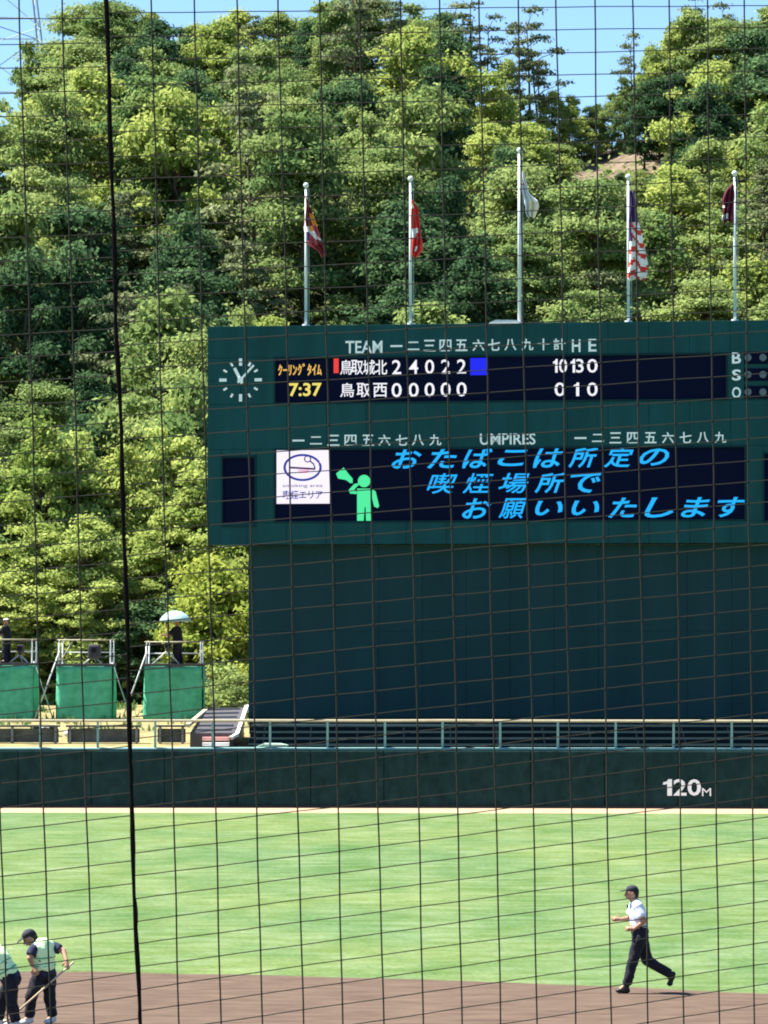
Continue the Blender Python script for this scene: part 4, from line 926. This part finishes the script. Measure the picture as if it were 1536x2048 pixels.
for k, X, Yv, z, s, sz, rz in PLAN[:NBASE]:
    h0 = KINDS[k][0][2]; u, v = pix((X, Yv, z + h0 * sz * .97)); ub, vb = pix((X, Yv, z)); hwp = 3.0 * s * F / Yv
    lim = max(sky_y(u - hwp * .55), sky_y(u), sky_y(u + hwp * .55)) + 6
    if 1205 < u + hwp and u - hwp * .8 < 1335 and vb > 276 and v < 350 and Yv < 272: lim = max(lim, 350)
    if 1155 < u + hwp * .8 and u - hwp * .8 < 1198 and vb > 372 and v < 385: lim = max(lim, 390)
    if v < lim:
        f = (vb - lim) / (vb - v)
        if f < .22: continue
        s *= max(f, .3) ** .8; sz *= f
    P2.append((k, X, Yv, z, s, sz, rz))
PLAN = P2 + PLAN[NBASE:]
drawn = []
for k, X, Yv, z, s, sz, rz in PLAN:
    me, tk, h = KINDS[k][rnd.randrange(len(KINDS[k]))]; u, v = pix((X, Yv, z + h * sz * .8))
    drawn.append((k, X, Yv, z, s, sz, rz, me, tk, u, v))
byl = {}
for i, d in enumerate(drawn): byl.setdefault((d[0].replace('fine', 'f'),) + where(d[9], d[10]), []).append(i)
lab = {}
for key, idx in byl.items():
    idx.sort(key=lambda i: drawn[i][9]); base = DESC[key[0].replace('limef', 'limefine').replace('midf', 'midfine')] + ' ' + key[1] + ' ' + key[2]
    pre = {1: [''], 2: ['left of two ', 'right of two '], 3: ['leftmost ', 'middle ', 'rightmost ']}
    for j, i in enumerate(idx):
        lab[i] = (pre[len(idx)][j] if len(idx) <= 3 else ['first', 'second', 'third', 'fourth', 'fifth', 'sixth', 'seventh', 'eighth'][min(j, 7)] + ' from left ') + base
GR = {'broadleaf_tree': 'broadleaf trees on the hillside', 'evergreen_tree': 'shade-darkened evergreens on the hillside', 'pine_tree': 'pines on the hillside', 'shrub': 'shrubs on the hillside'}
for i, (k, X, Yv, z, s, sz, rz, me, tk, u, v) in enumerate(drawn):
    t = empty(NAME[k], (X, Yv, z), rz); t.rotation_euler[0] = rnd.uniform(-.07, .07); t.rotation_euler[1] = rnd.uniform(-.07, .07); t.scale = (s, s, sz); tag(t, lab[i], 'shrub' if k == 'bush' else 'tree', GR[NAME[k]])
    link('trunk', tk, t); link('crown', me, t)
# undergrowth between the trees
n = 26000
yy = RNG.uniform(166, 286, n); xx_ = RNG.uniform(-1, 1, n) * (yy * .097 + 7); keep = []
for i in range(n):
    z = hill_z(xx_[i], yy[i]) if yy[i] > 170 else emb_z(0, yy[i]); u, v = pix((xx_[i], yy[i], z))
    if 1150 < u < 1350 and 265 < v < 345 and RNG.random() < .88: continue
    if 1150 < u < 1200 and 355 < v < 400 and RNG.random() < .9: continue
    keep.append((xx_[i], yy[i], z + RNG.uniform(0, .9) ** 1.6))
keep = np.array(keep); nk = len(keep)
V = []
for rep in range(2):
    nn = RNG.normal(size=(nk, 3)) * .6 + np.array([0, -.1, .7]); nn /= np.linalg.norm(nn, axis=1)[:, None]; a = np.cross(nn, RNG.normal(size=(nk, 3))); a /= np.linalg.norm(a, axis=1)[:, None]; b = np.cross(nn, a); s = RNG.uniform(.12, .34, nk)[:, None]
    p = keep + RNG.normal(size=(nk, 3)) * .25
    V.append(np.stack([p - a * s, p - b * s * .6, p + a * s, p + b * s * .6], 1).reshape(-1, 3))
V = np.concatenate(V); nq = len(V) // 4
me = bpy.data.meshes.new('undergrowth'); me.vertices.add(len(V)); me.vertices.foreach_set('co', V.astype(np.float32).ravel()); me.loops.add(nq * 4); me.loops.foreach_set('vertex_index', np.arange(nq * 4, dtype=np.int32)); me.polygons.add(nq); me.polygons.foreach_set('loop_start', np.arange(nq, dtype=np.int32) * 4)
me.update(); at = me.attributes.new('tint', 'FLOAT', 'FACE'); at.data.foreach_set('value', RNG.uniform(0, 1, nq).astype(np.float32)); me.materials.append(LM['mid'])
tag(link('undergrowth', me), 'leafy undergrowth covering the hillside', None, kind='stuff')

n = 2600; wx = RNG.uniform(-18, -4.2, n); wy = np.where(RNG.random(n) < .6, RNG.uniform(160, 167, n), RNG.uniform(146.5, 158, n)); V = []
cl_ = np.sin(wx * 1.9) * np.sin(wy * .9 + wx); sel = cl_ > .1; wx = wx[sel]; wy = wy[sel]; n = len(wx)
for i in range(n):
    z = emb_z(0, wy[i]); hgt = RNG.uniform(.08, .32); a = RNG.uniform(0, 6.28); w_ = RNG.uniform(.03, .08); dx, dy = math.cos(a) * w_, math.sin(a) * w_; lx, ly = RNG.normal(size=2) * .07
    V += [(wx[i] - dx, wy[i] - dy, z - .02), (wx[i] + dx, wy[i] + dy, z - .02), (wx[i] + dx * .3 + lx, wy[i] + dy * .3 + ly, z + hgt), (wx[i] - dx * .3 + lx, wy[i] - dy * .3 + ly, z + hgt)]
me = mesh_np('weeds', V, [(4 * i, 4 * i + 1, 4 * i + 2, 4 * i + 3) for i in range(n)], LM['mid']); tag(link('weeds', me), 'weeds growing on the dry ground behind the outfield wall', kind='stuff')
# ------------------------------------------------------------------ power pylon beyond the ridge
M['pylon'] = mat('pale_pylon_steel', (0.30, 0.36, 0.44), .6)
Yp = 330.0; py_ = tag(empty('pylon', (P(12, 200, Yp).x, Yp, 30)), 'steel lattice power pylon against the sky at upper left', 'pylon')
def hwid(z): return (0.35 + (zc - z) * .115)
zc = P(12, -420, Yp).z - 30
levels = [0, 6] + [P(0, q, Yp).z - 30 for q in (300, 195, 88, 45, -50, -140, -230, -310, -380)]
for sx in (-1, 1):
    for sy in (-1, 1):
        a = (sx * hwid(0), sy * hwid(0), 0); b = (sx * hwid(zc), sy * hwid(zc), zc); MB().bar(a, b, .13, .06, 5).build('leg', M['pylon'], py_)
for i in range(len(levels) - 1):
    z0, z1 = levels[i], levels[i + 1]; mb = MB(); w0, w1 = hwid(z0), hwid(z1); f_ = 1 if i % 2 else -1
    mb.bar((-w0 * f_, -w0, z0), (w1 * f_, -w1, z1), .04, .04, 4).bar((-w1, -w1, z1), (w1, -w1, z1), .05, .05, 4).bar((w0 * f_, w0, z0), (-w1 * f_, w1, z1), .035, .035, 4)
    for sy in (-1, 1): mb.bar((sy * w1, -w1, z1), (sy * w1, w1, z1), .045, .045, 4).bar((sy * w0, -w0, z0), (sy * w1, w1, z1), .035, .035, 4)
    mb.build('lattice_section', M['pylon'], py_)

# ------------------------------------------------------------------ backstop net just in front of the seats
M['cord'] = mat('dark_net_cord', (0.020, 0.018, 0.013), .8)
M['cable'] = mat('black_cable', (0.005, 0.003, 0.004), .8, spec=0.05)
NA = Vector((-768 / F * 4.3, 4.3, 0)); NB = Vector((768 / F * 4.73, 4.73, 0)); npn = Plane(NA, NB)
def N3(px, py):
    r = ray(px, py); o = Vector((0, 0, CAMZ)); return o + r * ((npn.A - o).dot(npn.n) / r.dot(npn.n))
net = tag(empty('backstop_net', (0, 4.5, 4.2)), 'dark square mesh backstop net stretched across the whole view', 'net')
tops = [-137, -49, 39, 125, 301, 387, 474, 557, 638, 720, 799, 878, 959, 1035, 1113, 1190, 1265, 1338, 1415, 1487, 1558, 1628, 1697]
bots = [-84, 2, 88, 174, 347, 432, 515, 596, 677, 757, 838, 916, 992, 1067, 1143, 1216, 1290, 1362, 1434, 1505, 1576, 1646, 1714]
for a, b in zip(tops, bots):
    pts = []; ph = random.uniform(0, 6)
    for q in np.linspace(-500, 2500, 61):
        x = a + (b - a) * q / 1640 + 1.3 * math.sin(q / 210 + ph) + .5 * math.sin(q / 47 + ph * 2); pts.append(N3(x, q))
    o = MB().path(pts, 0.00090, 6).build('cord', M['cord']); adopt(o, net)
def slope(y): return -(0.010 + 6.6e-5 * y)
cab = lambda q: float(np.interp(q, [-500, 0, 100, 222, 430, 650, 800, 1000, 1180, 1350, 1600, 1850, 2048, 2500], [196, 213, 216, 220, 227, 233, 240, 247, 252, 258, 263, 272, 281, 300]))
for side in (0, 1):
    for k in range(-10, 56):
        y0 = (36 + 48.11 * k - .0361 * k * k) if side == 0 else (25 + 47.88 * k - .0316 * k * k)
        xr = (-260, cab(y0)) if side == 0 else (cab(y0), 1800); pts = []; ph = random.uniform(0, 6)
        for q in np.linspace(xr[0], xr[1], 12 if side == 0 else 44):
            pts.append(N3(q, y0 + slope(y0) * (q - 265) + 1.0 * math.sin(q / 170 + ph) + .45 * math.sin(q / 39 + ph)))
        o = MB().path(pts, 0.00060, 5).build('cord', M['cord']); adopt(o, net)
pts = [N3(cab(q) + 1.0 * math.sin(q / 60), q) - Vector((0, .006, 0)) for q in np.linspace(-500, 2500, 90)]
adopt(MB().path(pts, [0.0023 + .0005 * math.sin(i * .9) for i in range(90)], 8).build('support_cable', M['cable']), net)
pts = [N3(cab(q) + 3 * math.sin(q / 22), q) + Vector((0, .004 * math.cos(q / 22), 0)) for q in np.linspace(-500, 2500, 500)]
adopt(MB().path(pts, 0.0010, 5).build('lashing_cord', M['cable']), net)
